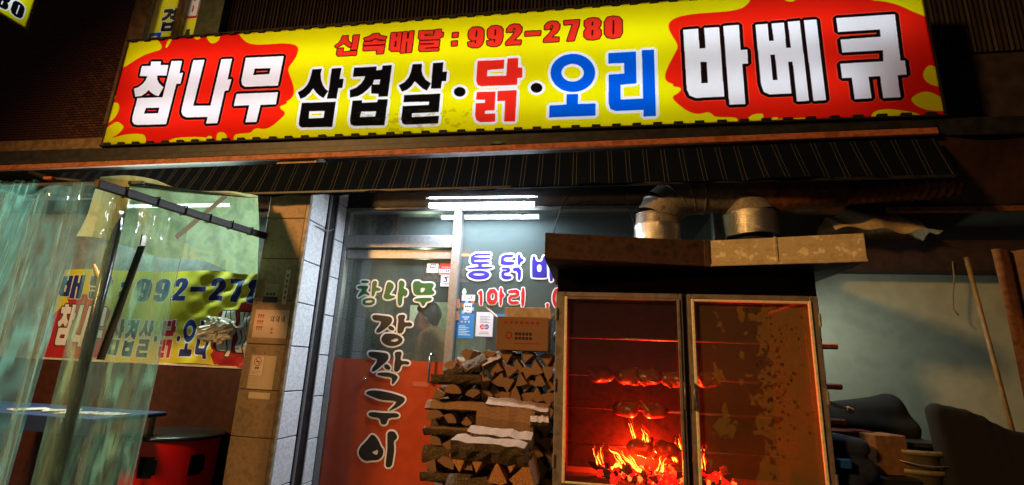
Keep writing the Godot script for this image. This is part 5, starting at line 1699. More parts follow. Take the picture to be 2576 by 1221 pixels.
func build_firewood() -> void:
	M.wood = []
	for k in 4:
		var m = grainy(80 + k, [Color(0.40, 0.28, 0.18), Color(0.64, 0.49, 0.35), Color(0.50, 0.37, 0.25), Color(0.72, 0.58, 0.44)], 1.0, 0.8, 0.0, 0.02, 0.6, false)
		m.uv1_scale = Vector3(40, 40, 3.5)
		M.wood.append(m)
	M.orange_wood = []  # more orange than the wood of the other logs
	for k in 2:
		var m = grainy(92 + k, [Color(0.52, 0.33, 0.17), Color(0.80, 0.56, 0.33), Color(0.66, 0.44, 0.24), Color(0.88, 0.67, 0.44)], 1.0, 0.8, 0.0, 0.02, 0.6, false)
		m.uv1_scale = Vector3(24, 6, 3.5)
		M.orange_wood.append(m)
	M.bark = []
	for k in 2:
		var m = grainy(86 + k, [Color(0.17, 0.13, 0.09), Color(0.40, 0.33, 0.22), Color(0.22, 0.17, 0.12), Color(0.52, 0.44, 0.30)], 1.0, 0.95, 0.0, 0.03, 2.0, false)
		m.uv1_scale = Vector3(7, 7, 3)
		M.bark.append(m)
	var ends = "logs stacked with their ends out against the window"
	# the rear stack: split ends towards the street, wedges turned up and down in turn
	var y0 = 0.40
	var row = 0
	while y0 < 1.44:
		var x = -1.06 + (0.045 if row % 2 else 0.0)
		var k = row
		while x < -0.27:
			var rr = rng.randf_range(0.088, 0.106)
			var up = k % 2 == 0
			var c = Vector3(x, y0 + (0.03 if up else -0.012) + rng.randf_range(-0.008, 0.008), 0.06)
			firewood(c, c + Vector3(rng.randf_range(-0.015, 0.015), 0.0, rng.randf_range(0.24, 0.31)), rr, (0.0 if up else PI) + rng.randf_range(-0.3, 0.3), rng.randf_range(0.95, 1.25), "split log with its end showing in the stack against the window", ends)
			x += rr * 0.76
			k += 1
		y0 += 0.094
		row += 1
	# rough pieces on top of the stack
	for q in [[Vector3(-1.088, 1.331, 0.420), Vector3(-0.936, 1.376, 0.340), 0.062, 2.2], [Vector3(-0.950, 1.375, 0.360), Vector3(-0.800, 1.450, 0.300), 0.078, 0.5], [Vector3(-0.828, 1.409, 0.330), Vector3(-0.701, 1.472, 0.280), 0.070, 2.9], [Vector3(-0.729, 1.467, 0.280), Vector3(-0.546, 1.482, 0.260), 0.045, 0.2]]:
		firewood(q[0], q[1], q[2], q[3], 1.7, "short chunk of split wood lying on top of the rear stack", "chunks on top of the rear stack")
	# the crib at the door's side: alternate layers
	var crib = "logs of the crib beside the door"
	var cx0 = -1.155
	var cx1 = -0.80
	firewood(Vector3(cx0, 1.303, 0.44), Vector3(cx1, 1.313, 0.42), 0.066, 2.6, 2.2, "peeled dark log lying lengthwise on top of the crib beside the door", crib)
	for lay in 4:
		var yy = [1.223, 1.052, 0.899, 0.757][lay]
		for k in 3:
			var c = Vector3(cx0 + 0.06 + k * 0.118, yy - 0.01, 0.22)
			firewood(c, c + Vector3(rng.randf_range(-0.02, 0.02), 0, rng.randf_range(0.25, 0.31)), rng.randf_range(0.058, 0.070), rng.randf_range(-0.5, 0.5) + (PI if (k + lay) % 3 == 0 else 0.0), [1.5, 2.9, 2.2][(k + lay) % 3], "log pointing outwards in the crib beside the door", crib)
		for k in 2:
			var zz = 0.30 + 0.15 * k
			firewood(Vector3(cx0 - 0.02, yy - 0.094, zz), Vector3(cx1 + 0.02, yy - 0.092, zz), rng.randf_range(0.062, 0.072), [2.6, 1.9, 0.4, 1.6][lay] + k, 2.3, "log lying lengthwise in the crib beside the door", crib)
	# the front stack
	var fs = "logs of the front stack before the oven"
	firewood(Vector3(-0.728, 1.162, 0.500), Vector3(-0.311, 1.132, 0.500), 0.100, 3.02, 2.0, "long split log with a pale upper face at the back of the front stack", fs)
	firewood(Vector3(-0.786, 1.080, 0.580), Vector3(-0.401, 1.055, 0.580), 0.092, -1.45, 2.7, "brown split log with its flat face out on the front stack", fs)
	firewood(Vector3(-0.424, 1.079, 0.600), Vector3(-0.309, 1.075, 0.580), 0.070, 3.0, 1.8, "short pale end piece on the front stack beside the oven", fs)
	firewood(Vector3(-0.796, 0.987, 0.690), Vector3(-0.393, 0.963, 0.690), 0.110, 2.92, 2.1, "split log with a speckled pale face near the top of the front stack", fs)
	firewood(Vector3(-0.840, 0.926, 0.860), Vector3(-0.403, 0.916, 0.860), 0.150, 2.84, 2.3, "thick barked log with a pale split face on top of the front stack", fs)
	for k in 5:
		var c = [Vector3(-0.796, 0.846, 0.920), Vector3(-0.685, 0.859, 0.920), Vector3(-0.566, 0.811, 0.920), Vector3(-0.489, 0.867, 0.920), Vector3(-0.403, 0.815, 0.920)][k]
		firewood(c + Vector3(0, 0, -0.36), c, [0.115, 0.128, 0.125, 0.125, 0.140][k], [0.15, 0.02, PI, -0.05, PI - 0.25][k], [1.1, 0.98, 0.95, 1.05, 1.15][k], "wedge of wood with its orange end showing in the front stack", "wedges in the front stack", "orange_wood")
	firewood(Vector3(-0.878, 0.641, 0.800), Vector3(-0.399, 0.665, 0.800), 0.125, 0.3, 3.6, "barked log lying lengthwise under the wedges of the front stack", fs)
	for lay in 3:
		var yy = 0.663 - 0.20 - lay * 0.13
		for k in 3:
			firewood(Vector3(-0.874, maxf(yy, 0.10), 0.52 + 0.13 * k), Vector3(-0.386, maxf(yy, 0.10), 0.52 + 0.13 * k), 0.068, 0.3, 2.8, "log low in the front stack, lying lengthwise", "low logs of the front stack")

	# cardboard box on the rear stack
	var t = thing("cardboard_box", "open brown cardboard box with dark print on the wood stack", "box")
	var a = Vector3(-0.711, 1.524, 0.400)
	var b = Vector3(-0.340, 1.531, 0.400)
	var hgt = 0.235
	var dep = Vector3(0, 0, -0.24)
	var lo = Vector3(a.x, a.y, 0.40)
	var w = b.x - a.x
	var st = begin()
	var th = 0.005
	cbox(st, lo + Vector3(0, 0, -th), lo + Vector3(w, hgt, 0))
	cbox(st, lo + dep, lo + dep + Vector3(w, hgt, th))
	cbox(st, lo + dep + Vector3(0, 0, th), lo + Vector3(th, hgt, -th))
	cbox(st, lo + dep + Vector3(w - th, 0, th), lo + Vector3(w, hgt, -th))
	cbox(st, lo + dep + Vector3(th, 0, th), lo + Vector3(w - th, th, -th))
	part(st, "walls", M.cardboard, t)
	var flap = grainy(90, [Color(0.58, 0.48, 0.36), Color(0.68, 0.58, 0.46)], 0.3, 0.9)
	st = begin()
	obox(st, Transform3D(Basis(Vector3.BACK, -0.65), lo + Vector3(-0.055, hgt + 0.032, -0.12)), Vector3(0.13, 0.005, 0.22))
	part(st, "flap", flap, t)
	st = begin()
	obox(st, Transform3D(Basis(Vector3.RIGHT, 0.25), lo + dep + Vector3(w / 2, hgt + 0.05, -0.02)), Vector3(w * 0.95, 0.10, 0.005))
	part(st, "flap", flap, t)
	st = begin()
	obox(st, Transform3D(Basis(Vector3.BACK, 0.9), lo + Vector3(w + 0.03, hgt + 0.02, -0.12)), Vector3(0.10, 0.005, 0.2))
	part(st, "flap", flap, t)
	var im = canvas(256, 150, Color(0.47, 0.33, 0.20))
	for q in 7:
		im.fill_rect(Rect2i(34 + q * 27, 18, 18, 12), Color(0.50, 0.14, 0.10))
	for q in 5:
		im.fill_rect(Rect2i(92 + q * 18, 70, 14, 14), Color(0.10, 0.09, 0.11))
		im.fill_rect(Rect2i(92 + q * 18, 90, 14, 14), Color(0.10, 0.09, 0.11))
	ring_print(im, Vector2(60, 84), 14, 8, Color(0.50, 0.14, 0.10))
	im.fill_rect(Rect2i(86, 118, 130, 5), Color(0.50, 0.14, 0.10))
	print_sheet(lo + Vector3(0.004, 0.004, 0.0012), Vector3(w - 0.008, 0, 0), Vector3(0, hgt - 0.008, 0), "print", textured(im, 0.9), t)

# ---------------------------------------------------------------- the vinyl tent on the pillar's other side
func build_tent() -> void:
	var vinyl = pane(Color(0.70, 0.82, 0.78), 0.10, 0.06)
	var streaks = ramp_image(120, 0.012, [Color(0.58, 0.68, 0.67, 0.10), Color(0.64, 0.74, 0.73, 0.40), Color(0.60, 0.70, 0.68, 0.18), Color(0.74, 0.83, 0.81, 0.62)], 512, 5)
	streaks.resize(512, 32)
	var hazy = plain(Color.WHITE, 0.4)  # streaky see-through layer painted for the vinyl's milky haze
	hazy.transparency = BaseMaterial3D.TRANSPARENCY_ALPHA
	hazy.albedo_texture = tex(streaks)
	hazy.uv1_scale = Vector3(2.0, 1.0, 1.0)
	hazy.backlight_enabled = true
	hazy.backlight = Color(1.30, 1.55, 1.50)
	var t = thing("vinyl_curtain", "clear vinyl curtain hanging in folds at the front of the tent", "curtain")
	var st = begin()
	var crinkle = FastNoiseLite.new()
	crinkle.seed = 8
	crinkle.frequency = 9.0
	sheet(st, 240, 90, func(u, v):
		var x = lerpf(-2.68, -4.0, u) - 0.10 * v * u
		var y = lerpf(2.26 - 0.05 * u + 0.03 * sin(u * 14.0), 0.2, v)
		var fold = 0.045 * sin(u * 34.0 + 0.6 * sin(v * 3.0)) + 0.03 * sin(u * 71.0 + v * 2.0)
		return Vector3(x, y, 1.86 + fold * (0.35 + 0.65 * v) - 0.06 * u + 0.006 * crinkle.get_noise_2d(x * 2.5, y)), 1.0, 1.0)
	part(st, "sheet", vinyl, t, true)
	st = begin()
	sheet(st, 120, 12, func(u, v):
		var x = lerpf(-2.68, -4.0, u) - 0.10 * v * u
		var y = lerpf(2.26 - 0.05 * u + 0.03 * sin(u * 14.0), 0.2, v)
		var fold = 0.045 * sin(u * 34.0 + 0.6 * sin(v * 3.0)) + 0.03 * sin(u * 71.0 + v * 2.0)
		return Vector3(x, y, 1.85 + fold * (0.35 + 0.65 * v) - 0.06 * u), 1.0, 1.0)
	part(st, "haze_film", hazy, t, true)
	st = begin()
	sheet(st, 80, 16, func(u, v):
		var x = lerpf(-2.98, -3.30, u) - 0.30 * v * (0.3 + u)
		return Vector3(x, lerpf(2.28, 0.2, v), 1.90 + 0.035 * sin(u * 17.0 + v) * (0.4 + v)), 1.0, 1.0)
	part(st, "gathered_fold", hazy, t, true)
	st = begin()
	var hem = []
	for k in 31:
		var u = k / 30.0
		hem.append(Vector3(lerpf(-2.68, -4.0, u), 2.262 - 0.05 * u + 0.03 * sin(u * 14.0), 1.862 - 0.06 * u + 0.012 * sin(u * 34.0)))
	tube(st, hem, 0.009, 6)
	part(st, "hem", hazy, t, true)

	var s = thing("side_vinyl", "clear vinyl sheet hanging from the tent's side rail beside the pillar", "curtain")
	st = begin()
	sheet(st, 120, 90, func(u, v):
		var z = lerpf(1.86, 1.275 + 0.03 * v, u)
		return Vector3(-2.612 + 0.005 * crinkle.get_noise_2d(z * 3.0, v * 2.0) + 0.012 * sin(u * 19.0 + 2.0 * v) + 0.02 * sin(u * 7.0) * v, lerpf(2.27 - 0.05 * u - 0.03 * sin(u * PI), 0.2, v), z), 1.0, 1.0)
	part(st, "sheet", pane(Color(0.62, 0.66, 0.55), 0.10, 0.05), s, true)
	st = begin()
	sheet(st, 40, 12, func(u, v):
		var z = lerpf(1.85, 1.280 + 0.03 * v, u)
		return Vector3(-2.620 + 0.012 * sin(u * 19.0 + 2.0 * v) + 0.02 * sin(u * 7.0) * v, lerpf(2.26 - 0.05 * u - 0.03 * sin(u * PI), 0.2, v), z), 1.0, 1.0)
	var side_haze = hazy.duplicate()
	side_haze.uv1_scale = Vector3(0.7, 1.0, 1.0)
	side_haze.backlight_enabled = true
	side_haze.backlight = Color(1.2, 1.35, 1.15)
	part(st, "haze_film", side_haze, s, true)
	st = begin()
	tube(st, [Vector3(-2.612, 2.20, 1.272), Vector3(-2.60, 1.4, 1.29), Vector3(-2.605, 0.2, 1.305)], 0.0035, 6)
	part(st, "edge_seam", pane(Color(0.75, 0.85, 0.80), 0.35, 0.1), s, true)

	var w = thing("pale_sheet", "pale translucent sheet tied along the tent's dark side rail", "tarpaulin")
	var cloth = grainy(100, [Color(0.62, 0.66, 0.58), Color(0.74, 0.77, 0.68), Color(0.70, 0.70, 0.58)], 0.6, 0.45, 0.0, 0.015)
	cloth.transparency = BaseMaterial3D.TRANSPARENCY_ALPHA
	cloth.albedo_color = Color(1, 1, 1, 0.86)
	cloth.backlight_enabled = true
	cloth.backlight = Color(1.55, 1.6, 1.45)
	var A = Vector3(-2.635, 2.301, 1.874)
	var B = Vector3(-2.575, 2.614, 0.700)
	var C = Vector3(-2.635, 1.959, 1.921)
	var D = Vector3(-2.575, 2.009, 0.586)
	st = begin()
	sheet(st, 60, 24, func(u, v):
		var top = A.lerp(B, u) + Vector3(0, 0.035 * sin(u * 9.0) * (1.0 - u) + (0.03 if u > 0.55 else 0.0) * 0.0, 0)
		var low = C.lerp(D, u) + Vector3(0, 0.02 * sin(u * 13.0), 0)
		var p = top.lerp(low, v)
		p.x += 0.014 * sin(u * 11.0 + v * 3.0) + 0.008 * sin(u * 29.0 - v * 6.0)
		return p, 1.0, 1.0)
	part(st, "sheet", cloth, w, true)

	st = begin()
	bar(st, Vector3(-2.570, 2.491, 1.044), Vector3(-2.585, 2.100, 1.366), 0.003, 0.030)
	part(st, "tape", plain(Color(0.62, 0.52, 0.26), 0.6), w)

	var r = thing("tent_rail", "dark square rail running from the pillar out along the tent's side", "rail")
	st = begin()
	bar(st, Vector3(-2.600, 2.248, 1.912), Vector3(-2.552, 2.316, 0.588), 0.034, 0.048, 0.004)
	part(st, "bar", grainy(101, [Color(0.13, 0.10, 0.08), Color(0.20, 0.16, 0.13)], 0.4, 0.6), r)
	for k in 6:
		var p = Vector3(-2.600, 2.248, 1.912).lerp(Vector3(-2.552, 2.316, 0.588), 0.12 + 0.15 * k)
		st = begin()
		tube(st, [p + Vector3(-0.022, 0.028, 0), p + Vector3(0.022, 0.03, 0.004), p + Vector3(0.022, -0.03, 0.004), p + Vector3(-0.022, -0.028, 0), p + Vector3(-0.022, 0.028, 0)], 0.004, 6)
		part(st, "cable_tie", M.black, r, true)

	var tr = thing("pillar_shade_tarp", "dark tarpaulin added over the vinyl tent to shade the pillar", "tarpaulin")  # added sheet that keeps the street lamp off the upper pillar
	st = begin()
	sheet(st, 40, 16, func(u, v): return Vector3(lerpf(-4.6, -2.52, u), lerpf(2.575, 2.325, v) - 0.015 * sin(v * PI) + 0.006 * sin(u * 24.0 + v * 4.0), lerpf(0.77, 1.72, v)), 1.0, 1.0)
	part(st, "sheet", grainy(104, [Color(0.13, 0.12, 0.11), Color(0.19, 0.17, 0.155)], 0.6, 0.8), tr, true)
	st = begin()
	bar(st, Vector3(-4.6, 2.323, 1.725), Vector3(-2.52, 2.323, 1.725), 0.02, 0.02, 0.002)
	part(st, "front_bar", M.dark_metal, tr)

	var p0 = thing("tent_post", "black glossy post at the corner of the vinyl tent", "post")
	st = begin()
	var top = Vector3(-2.655, 1.996, 1.702)
	tube(st, [top + Vector3(0, 0.32, 0), Vector3(top.x + 0.01, 1.2, top.z), Vector3(top.x + 0.02, 0.15, top.z + 0.01)], 0.027, 16)
	part(st, "pole", plain(Color(0.04, 0.04, 0.045), 0.18), p0, true)
	st = begin()
	lathe(st, [Vector2(0.06, 0), Vector2(0.06, 0.012), Vector2(0.026, 0.02), Vector2(0.024, 0.06)], 16, Transform3D(Basis(), Vector3(top.x + 0.02, 0.15, top.z + 0.01)))
	part(st, "foot", M.dark_metal, p0, true)
	var bs = thing("black_strap", "flat black strap hanging slantwise beside the tent post", "strap")
	st = begin()
	obox(st, Transform3D(Basis(Vector3(-2.590, 1.990, 1.582).direction_to(Vector3(-2.590, 1.348, 1.670)).cross(Vector3.BACK).normalized(), Vector3(-2.590, 1.990, 1.582).direction_to(Vector3(-2.590, 1.348, 1.670)), Vector3.BACK), (Vector3(-2.590, 1.990, 1.582) + Vector3(-2.590, 1.348, 1.670)) / 2.0), Vector3(0.048, Vector3(-2.590, 1.990, 1.582).distance_to(Vector3(-2.590, 1.348, 1.670)), 0.006), 0.001)
	part(st, "band", M.black, bs)
	st = begin()
	bar(st, Vector3(-2.590, 2.057, 1.584), Vector3(-2.590, 1.992, 1.581), 0.010, 0.030, 0.002)
	part(st, "buckle", M.steel, bs)

	# banner on the back wall
	var W = 1400
	var H = 480
	var bw = 2.42
	var bh = 0.82
	var im = canvas(W, H, Color(0.80, 0.78, 0.16))
	var sx = W / bw
	var sy = H / bh
	var map = func(g, kx, ky, ox, oy):
		var out = []
		for ring in g:
			var rr = PackedVector2Array()
			for k in range(0, ring.size(), 2):
				rr.append(Vector2(ring[k] * kx + ox, ring[k + 1] * ky + oy))
			out.append(rr)
		return out
	for g in SIGN_PRINT.redblob:
		draw_rings(im, [smooth(map.call(g, 0.00036, 0.00056, 0.0, -0.04)[0])], Color(0.66, 0.10, 0.14), sx, sy)
	for e in [["white", Color(0.12, 0.05, 0.05), Color(0.85, 0.86, 0.86)], ["black", Color(0.85, 0.86, 0.86), Color(0.09, 0.09, 0.12)], ["red", Color(0.85, 0.86, 0.86), Color(0.72, 0.12, 0.20)], ["blue", Color(0.85, 0.86, 0.86), Color(0.08, 0.16, 0.42)]]:
		for g in SIGN_PRINT[e[0]]:
			draw_rings(im, grown(map.call(g, 0.00036, 0.00060, 0.003, 0.0), 0.010), e[1], sx, sy)
		for g in SIGN_PRINT[e[0]]:
			draw_rings(im, map.call(g, 0.00036, 0.00060, 0.003, 0.0), e[2], sx, sy)
	for g in SIGN_PRINT.phone:
		var q: Array = map.call(g, 0.00124, 0.00110, -3.20, -0.27)
		draw_rings(im, grown(q, 0.006), Color(0.84, 0.84, 0.70), sx, sy)
		draw_rings(im, q, Color(0.06, 0.13, 0.42), sx, sy)
	var bn = thing("wall_banner", "yellow cloth banner with blue digits and red ends on the tent's back wall", "banner")
	st = begin()
	sheet(st, 90, 30, func(u, v):
		var x = lerpf(-5.04, -5.04 + bw, u)
		var y = lerpf(2.13, 1.31, v)
		var rip = clampf((u - 0.55) * 3.0, 0.0, 1.0)
		return Vector3(x, y + 0.01 * sin(u * 12.0), 0.035 + 0.007 * sin(u * 23.0 + v * 5.0) + rip * 0.016 * sin(u * 60.0 + v * 26.0) + rip * 0.009 * sin(u * 25.0 - v * 40.0)), 1.0, 1.0)
	part(st, "cloth", textured(im, 0.7), bn, true)
	boxpart(Vector3(-5.04, 1.292, 0.013), Vector3(-2.62, 1.312, 0.030), "lower_batten", M.paper, bn)

	# white plastic bag hung before the banner
	st = begin()
	var bc = Vector3(-3.181, 1.611, 0.160)
	var wr = FastNoiseLite.new()
	wr.seed = 3
	wr.frequency = 6.0
	sheet(st, 40, 28, func(u, v):
		var an = u * TAU
		var ph = v * PI
		var q = Vector3(sin(ph) * cos(an) * 0.17, cos(ph) * 0.105, sin(ph) * sin(an) * 0.07)
		return bc + q * (1.0 + 0.5 * wr.get_noise_3d(q.x * 2.0, q.y * 3.0, q.z * 2.0)) + Vector3(0.03 * sin(q.y * 40.0), 0, 0), 1.0, 1.0)
	tag(part(st, "plastic_bag", plain(Color(0.76, 0.72, 0.64), 0.4), self), "crumpled white plastic bag hung in front of the yellow banner", "bag")

	# drum table
	var dt = thing("drum_table", "red drum table with a round black top and cut out vents", "table", "", Vector3(-3.257, 0.15, 0.30))
	var ty = 0.800 - 0.15
	st = begin()
	lathe(st, [Vector2(0, ty), Vector2(0.33, ty), Vector2(0.345, ty - 0.008), Vector2(0.345, ty - 0.022), Vector2(0.33, ty - 0.03), Vector2(0, ty - 0.03)], 48, Transform3D())
	part(st, "top", plain(Color(0.10, 0.13, 0.12), 0.25), dt, true)
	var red = plain(Color(0.84, 0.05, 0.035), 0.28)
	st = begin()
	var seg = 96
	var rows = 30
	for i in seg:
		for j in rows:
			var an = TAU * (i + 0.5) / seg
			var yy = (j + 0.5) / rows * (ty - 0.03)
			var k = fposmod(an + 0.25, TAU / 6.0) / (TAU / 6.0)
			if k > 0.32 and k < 0.70 and yy > ty - 0.27 and yy < ty - 0.14 and not ((k < 0.36 or k > 0.66) and (yy < ty - 0.25 or yy > ty - 0.16)):
				continue
			var q = []
			for e in [[0, 0], [1, 0], [1, 1], [0, 1]]:
				var a2 = TAU * (i + e[0]) / seg
				var y2 = float(j + e[1]) / rows * (ty - 0.03)
				var rr = 0.300 + 0.018 * (y2 / ty)
				q.append(Vector3(cos(a2) * rr, y2, sin(a2) * rr))
			quad(st, q[0], q[1], q[2], q[3], Vector3(0, yy, 0))
	part(st, "drum", red, dt, true)
	st = begin()
	lathe(st, [Vector2(0.27, 0.01), Vector2(0.28, ty - 0.04)], 40, Transform3D())
	part(st, "liner", M.black, dt, true)

	# blue table with papers
	var bt = thing("blue_table", "folding table under a blue cloth inside the tent", "table")
	var tt = 0.961
	var tx = -3.234
	boxpart(Vector3(tx - 1.7, tt - 0.03, 0.45), Vector3(tx, tt, 1.05), "top", plain(Color(0.10, 0.22, 0.42), 0.5), bt, 0.006)
	boxpart(Vector3(tx - 1.702, tt - 0.10, 1.052), Vector3(tx + 0.002, tt - 0.002, 1.058), "skirt", plain(Color(0.09, 0.20, 0.40), 0.6), bt, 0.001)
	for sx2 in [tx - 1.64, tx - 0.06]:
		for sz in [0.51, 0.99]:
			boxpart(Vector3(sx2 - 0.015, 0.152, sz - 0.015), Vector3(sx2 + 0.015, tt - 0.031, sz + 0.015), "leg", M.steel, bt)
	for k in 4:
		st = begin()
		obox(st, Transform3D(Basis(Vector3.UP, 0.4 * k), Vector3(tx - 0.14 - 0.2 * k, tt + 0.0045 + 0.001 * k, 0.80 + 0.06 * (k % 2))), Vector3(0.21, 0.006, 0.15))
		tag(part(st, "paper_stack", M.paper), "white papers lying on the blue table inside the tent", "paper", "papers on the blue table")
	var bench = thing("plank_bench", "pale plank bench below the blue table", "bench")
	boxpart(Vector3(tx - 1.5, 0.52, 1.20), Vector3(tx - 0.02, 0.555, 1.44), "seat", grainy(103, [Color(0.50, 0.48, 0.38), Color(0.60, 0.58, 0.46)], 0.5, 0.7), bench)
	for sx2 in [tx - 1.4, tx - 0.12]:
		boxpart(Vector3(sx2 - 0.03, 0.152, 1.24), Vector3(sx2 + 0.03, 0.519, 1.40), "leg", M.steel, bench)
	# slim tapered orange streak in front of the banner
	st = begin()
	tube(st, [Vector3(-4.411, 2.130, 0.300), Vector3(-4.301, 1.974, 0.300), Vector3(-4.219, 1.778, 0.300)], [0.012, 0.03, 0.02], 10)
	tag(part(st, "orange_streak", plain(Color(0.80, 0.42, 0.05), 0.5), self, true), "slim orange streak before the banner behind the vinyl", "streak")

# ---------------------------------------------------------------- the yard on the oven's other side
func build_side_yard() -> void:
	var tarp_m = grainy(110, [Color(0.62, 0.54, 0.40), Color(0.74, 0.66, 0.50), Color(0.66, 0.58, 0.44)], 0.4, 0.85, 0.0, 0.02)
	var st = begin()
	var a = Vector3(1.638, 2.325, 0.450)
	var b = Vector3(2.308, 2.362, 0.300)
	sheet(st, 60, 30, func(u, v):
		var base = a.lerp(b, u)
		var z = lerpf(0.34, -0.03, v)
		var hgt = 0.175 * sin(PI * clampf(v * 1.1, 0.0, 1.0)) * (0.5 + 0.5 * sin(u * 2.6 + 0.5)) * (1.0 if u < 0.92 else (1.0 - u) / 0.08)
		return Vector3(base.x, 2.425 + hgt + 0.014 * sin(u * 17.0 + v * 9.0) + 0.01 * sin(u * 8.0 - v * 15.0), z + 0.03 * sin(u * 6.0)), 1.0, 1.0)
	tag(part(st, "folded_tarpaulin", tarp_m, self, true), "folded tan tarpaulin lying on the beam beside the hood", "tarpaulin")

	st = begin()
	tube(st, [Vector3(2.462, 2.256, 0.120), Vector3(2.455, 2.142, 0.120), Vector3(2.427, 2.020, 0.120), Vector3(2.416, 1.916, 0.120), Vector3(2.441, 1.879, 0.120)], 0.005, 7)
	tag(part(st, "hanging_rope", plain(Color(0.42, 0.38, 0.28), 0.9), self, true), "short frayed rope hanging from the beam before the teal wall", "rope")

	st = begin()
	tube(st, [Vector3(2.301, 2.199, 0.500), Vector3(2.350, 1.513, 0.500), Vector3(2.399, 0.828, 0.500)], 0.013, 12)
	tag(part(st, "leaning_pole", grainy(116, [Color(0.40, 0.32, 0.18), Color(0.52, 0.42, 0.25)], 0.3, 0.6), self, true), "thin tan pole leaning in front of the teal wall", "pole")

	var brown = grainy(111, [Color(0.30, 0.18, 0.09), Color(0.46, 0.29, 0.14), Color(0.36, 0.21, 0.10)], 0.5, 0.6, 0.0, 0.02)
	st = begin()
	var c0 = Vector3(2.404, 2.236, 0.550)
	var c1 = Vector3(2.425, 0.872, 0.550)
	sheet(st, 60, 12, func(u, v):
		var l = c0.lerp(c1, v)
		return Vector3(l.x + u * 1.1, l.y, 0.56 + 0.03 * sin(u * 40.0) + 0.012 * sin(u * 90.0 + v * 4.0)), 1.0, 1.0)
	tag(part(st, "brown_curtain", brown, self, true), "rust brown pleated curtain closing the yard beside the leaning pole", "curtain")

	var can = thing("yard_canopy", "dark brown canopy sheet hanging over the yard beside the awning", "canopy")
	st = begin()
	sheet(st, 40, 10, func(u, v): return Vector3(lerpf(2.0, 4.2, u), lerpf(2.98, 2.60, v) + 0.015 * sin(u * 21.0), lerpf(0.56, 0.30, v) + 0.02 * sin(u * 13.0 + v * 3.0)), 1.0, 1.0)
	part(st, "sheet", grainy(117, [Color(0.17, 0.09, 0.06), Color(0.25, 0.14, 0.09)], 0.5, 0.7), can, true)
	st = begin()
	bar(st, Vector3(2.0, 2.58, 0.30), Vector3(4.2, 2.58, 0.30), 0.04, 0.04, 0.004)
	part(st, "rail", brown, can)

	var ch = thing("black_chair", "padded black high backed chair standing before the teal wall", "chair")
	var cl = Vector3(1.851, 1.313, 0.750)
	var blackm = grainy(112, [Color(0.035, 0.032, 0.036), Color(0.06, 0.056, 0.062)], 0.3, 0.95)
	st = begin()
	var pad = []
	for k in 11:
		pad.append([Vector3(cl.x + 0.052 + 0.068 * k, cl.y - 0.052 - 0.012 * k - 0.06 * smoothstep(2.0, 5.0, k), 0.66), Vector3(cl.x + 0.075 + 0.068 * k, 0.52, 0.74), 0.05, 0.06])
	body(st, pad, 0.018, 0.03)
	part(st, "backrest", blackm, ch, true)
	boxpart(Vector3(cl.x + 0.02, 0.42, 0.72), Vector3(cl.x + 0.80, 0.54, 1.30), "seat", blackm, ch, 0.03)
	for sx in [0.08, 0.74]:
		for sz in [0.78, 1.24]:
			boxpart(Vector3(cl.x + sx - 0.02, 0.0, sz - 0.02), Vector3(cl.x + sx + 0.02, 0.418, sz + 0.02), "leg", M.dark_metal, ch)

	# work table beside the oven with odds and ends
	var wt = thing("work_table", "low metal work table beside the oven", "table")
	var ty = 1.085
	boxpart(Vector3(1.30, ty - 0.025, 0.08), Vector3(1.98, ty, 0.62), "top", M.dark_metal, wt)
	for sx in [1.33, 1.95]:
		for sz in [0.11, 0.59]:
			boxpart(Vector3(sx - 0.018, 0.0, sz - 0.018), Vector3(sx + 0.018, ty - 0.026, sz + 0.018), "leg", M.dark_metal, wt)
	st = begin()
	var g = Vector3(1.828, 1.320, 0.300)
	body(st, [[Vector3(1.48, ty + 0.10, 0.32), Vector3(g.x, g.y - 0.08, 0.30), 0.09, 0.09], [Vector3(g.x + 0.02, g.y - 0.05, 0.30), Vector3(g.x + 0.12, g.y - 0.22, 0.28), 0.065, 0.06], [Vector3(1.50, ty + 0.06, 0.38), Vector3(1.92, ty + 0.05, 0.34), 0.07, 0.06], [Vector3(g.x - 0.15, g.y - 0.09, 0.33), Vector3(g.x - 0.05, g.y - 0.05, 0.30), 0.035, 0.03]], 0.016, 0.05)
	tag(part(st, "black_bag", plain(Color(0.04, 0.04, 0.045), 0.9), self, true), "lumpy black bag on the work table beside the oven", "bag")
	var tg = thing("tongs", "steel tongs with a wooden end lying on the black bag", "tongs")
	for k in 2:
		st = begin()
		bar(st, Vector3(1.367, 1.285, 0.620) + Vector3(0, -0.016 * k, 0.01 * k), Vector3(1.476, 1.245, 0.600), 0.006, 0.012, 0.001)
		part(st, "arm", plain(Color(0.72, 0.68, 0.60), 0.25, 0.9), tg)
	st = begin()
	obox(st, Transform3D(Basis(Vector3.BACK, -0.4), Vector3(1.482, 1.242, 0.600)), Vector3(0.045, 0.038, 0.02), 0.008)
	part(st, "handle", plain(Color(0.62, 0.48, 0.32), 0.6), tg)
	var rr = thing("red_tray", "dark red tray on the work table under the tongs", "tray")
	boxpart(Vector3(1.34, ty + 0.001, 0.46), Vector3(1.60, ty + 0.045, 0.61), "tray", plain(Color(0.36, 0.10, 0.07), 0.5), rr, 0.008)
	st = begin()
	var bx = Vector3(1.510, 0.933, 0.550)
	obox(st, Transform3D(Basis(Vector3.UP, 0.25), Vector3(bx.x + 0.10, bx.y + 0.085, 0.62)), Vector3(0.19, 0.21, 0.17), 0.004)
	var cb = part(st, "carton", M.cardboard)
	tag(cb, "small brown carton standing on crates beside the oven", "carton")
	var cr = thing("crate", "dark plastic crate under the small carton beside the oven", "crate")
	boxpart(Vector3(bx.x - 0.02, 0.0, 0.50), Vector3(bx.x + 0.22, bx.y - 0.022, 0.76), "body", plain(Color(0.07, 0.08, 0.10), 0.5), cr, 0.01)
	st = begin()
	var bl = Vector3(1.355, 1.036, 0.750)
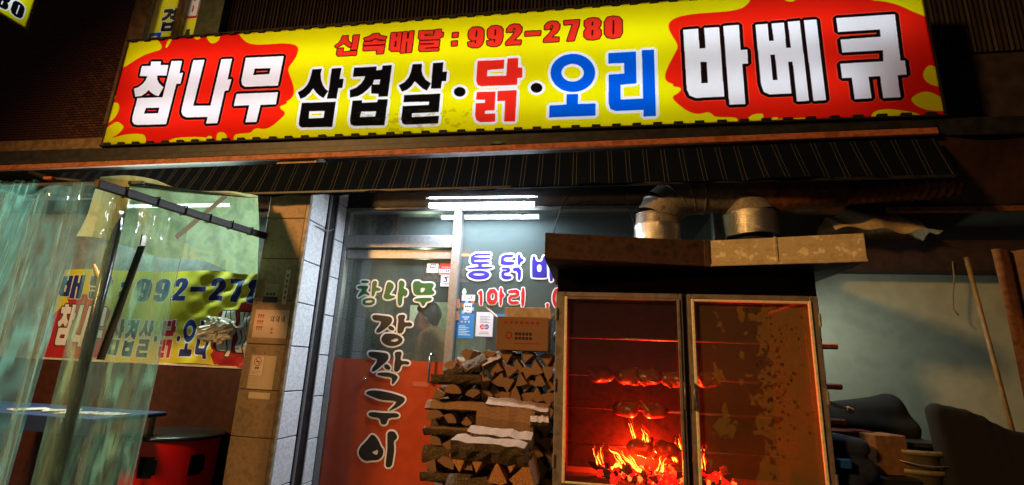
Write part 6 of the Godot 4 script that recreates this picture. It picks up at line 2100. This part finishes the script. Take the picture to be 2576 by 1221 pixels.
	body(st, [[bl + Vector3(-0.05, 0.03, 0), bl + Vector3(0.08, 0.02, 0.02), 0.06, 0.05], [bl + Vector3(-0.04, -0.08, 0), bl + Vector3(0.1, -0.1, 0), 0.07, 0.07], [bl + Vector3(0.0, -0.2, 0), bl + Vector3(0.1, -0.34, 0), 0.09, 0.1]], 0.014, 0.03)
	tag(part(st, "blue_cloth", grainy(113, [Color(0.03, 0.07, 0.14), Color(0.07, 0.14, 0.26)], 0.2, 0.9), self, true), "dark blue cloth bundle hanging beside the oven's side", "cloth")
	boxpart(Vector3(1.277, 0.953, 0.840), Vector3(1.347, 1.003, 0.840) + Vector3(0, 0, 0.03), "blue_pack", plain(Color(0.08, 0.28, 0.52), 0.4), self, 0.006)
	tag(get_node("blue_pack"), "bright blue pack beside the dark blue cloth", "pack")
	var pail = grainy(114, [Color(0.40, 0.36, 0.24), Color(0.50, 0.45, 0.32)], 0.3, 0.5)
	for k in 2:
		var pt = thing("pail", "pale stacked plastic pail in front of the teal wall", "pail", "stacked pails", Vector3(1.801, 1.058 - 0.30 - 0.10 * k, 0.55))
		st = begin()
		lathe(st, [Vector2(0, 0), Vector2(0.13, 0), Vector2(0.17, 0.27), Vector2(0.182, 0.272), Vector2(0.182, 0.295), Vector2(0.165, 0.295), Vector2(0.13, 0.02), Vector2(0, 0.02)], 28, Transform3D())
		part(st, "bucket", pail, pt, true)
		st = begin()
		var hp = []
		for q in 9:
			hp.append(Vector3(cos(PI * q / 8.0) * 0.182, 0.27 - 0.05 * sin(PI * q / 8.0), 0.03 + sin(PI * q / 8.0) * 0.17))
		tube(st, hp, 0.004, 6)
		part(st, "handle", M.steel, pt, true)
	var stand = thing("stool", "dark stool under the stacked pails", "stool")
	boxpart(Vector3(1.801 - 0.17, 1.058 - 0.44, 0.38), Vector3(1.801 + 0.17, 1.058 - 0.402, 0.72), "seat", M.dark_metal, stand)
	for sx in [-0.14, 0.14]:
		for sz in [0.42, 0.68]:
			boxpart(Vector3(1.801 + sx - 0.015, 0.0, sz - 0.015), Vector3(1.801 + sx + 0.015, 1.058 - 0.441, sz + 0.015), "leg", M.dark_metal, stand)
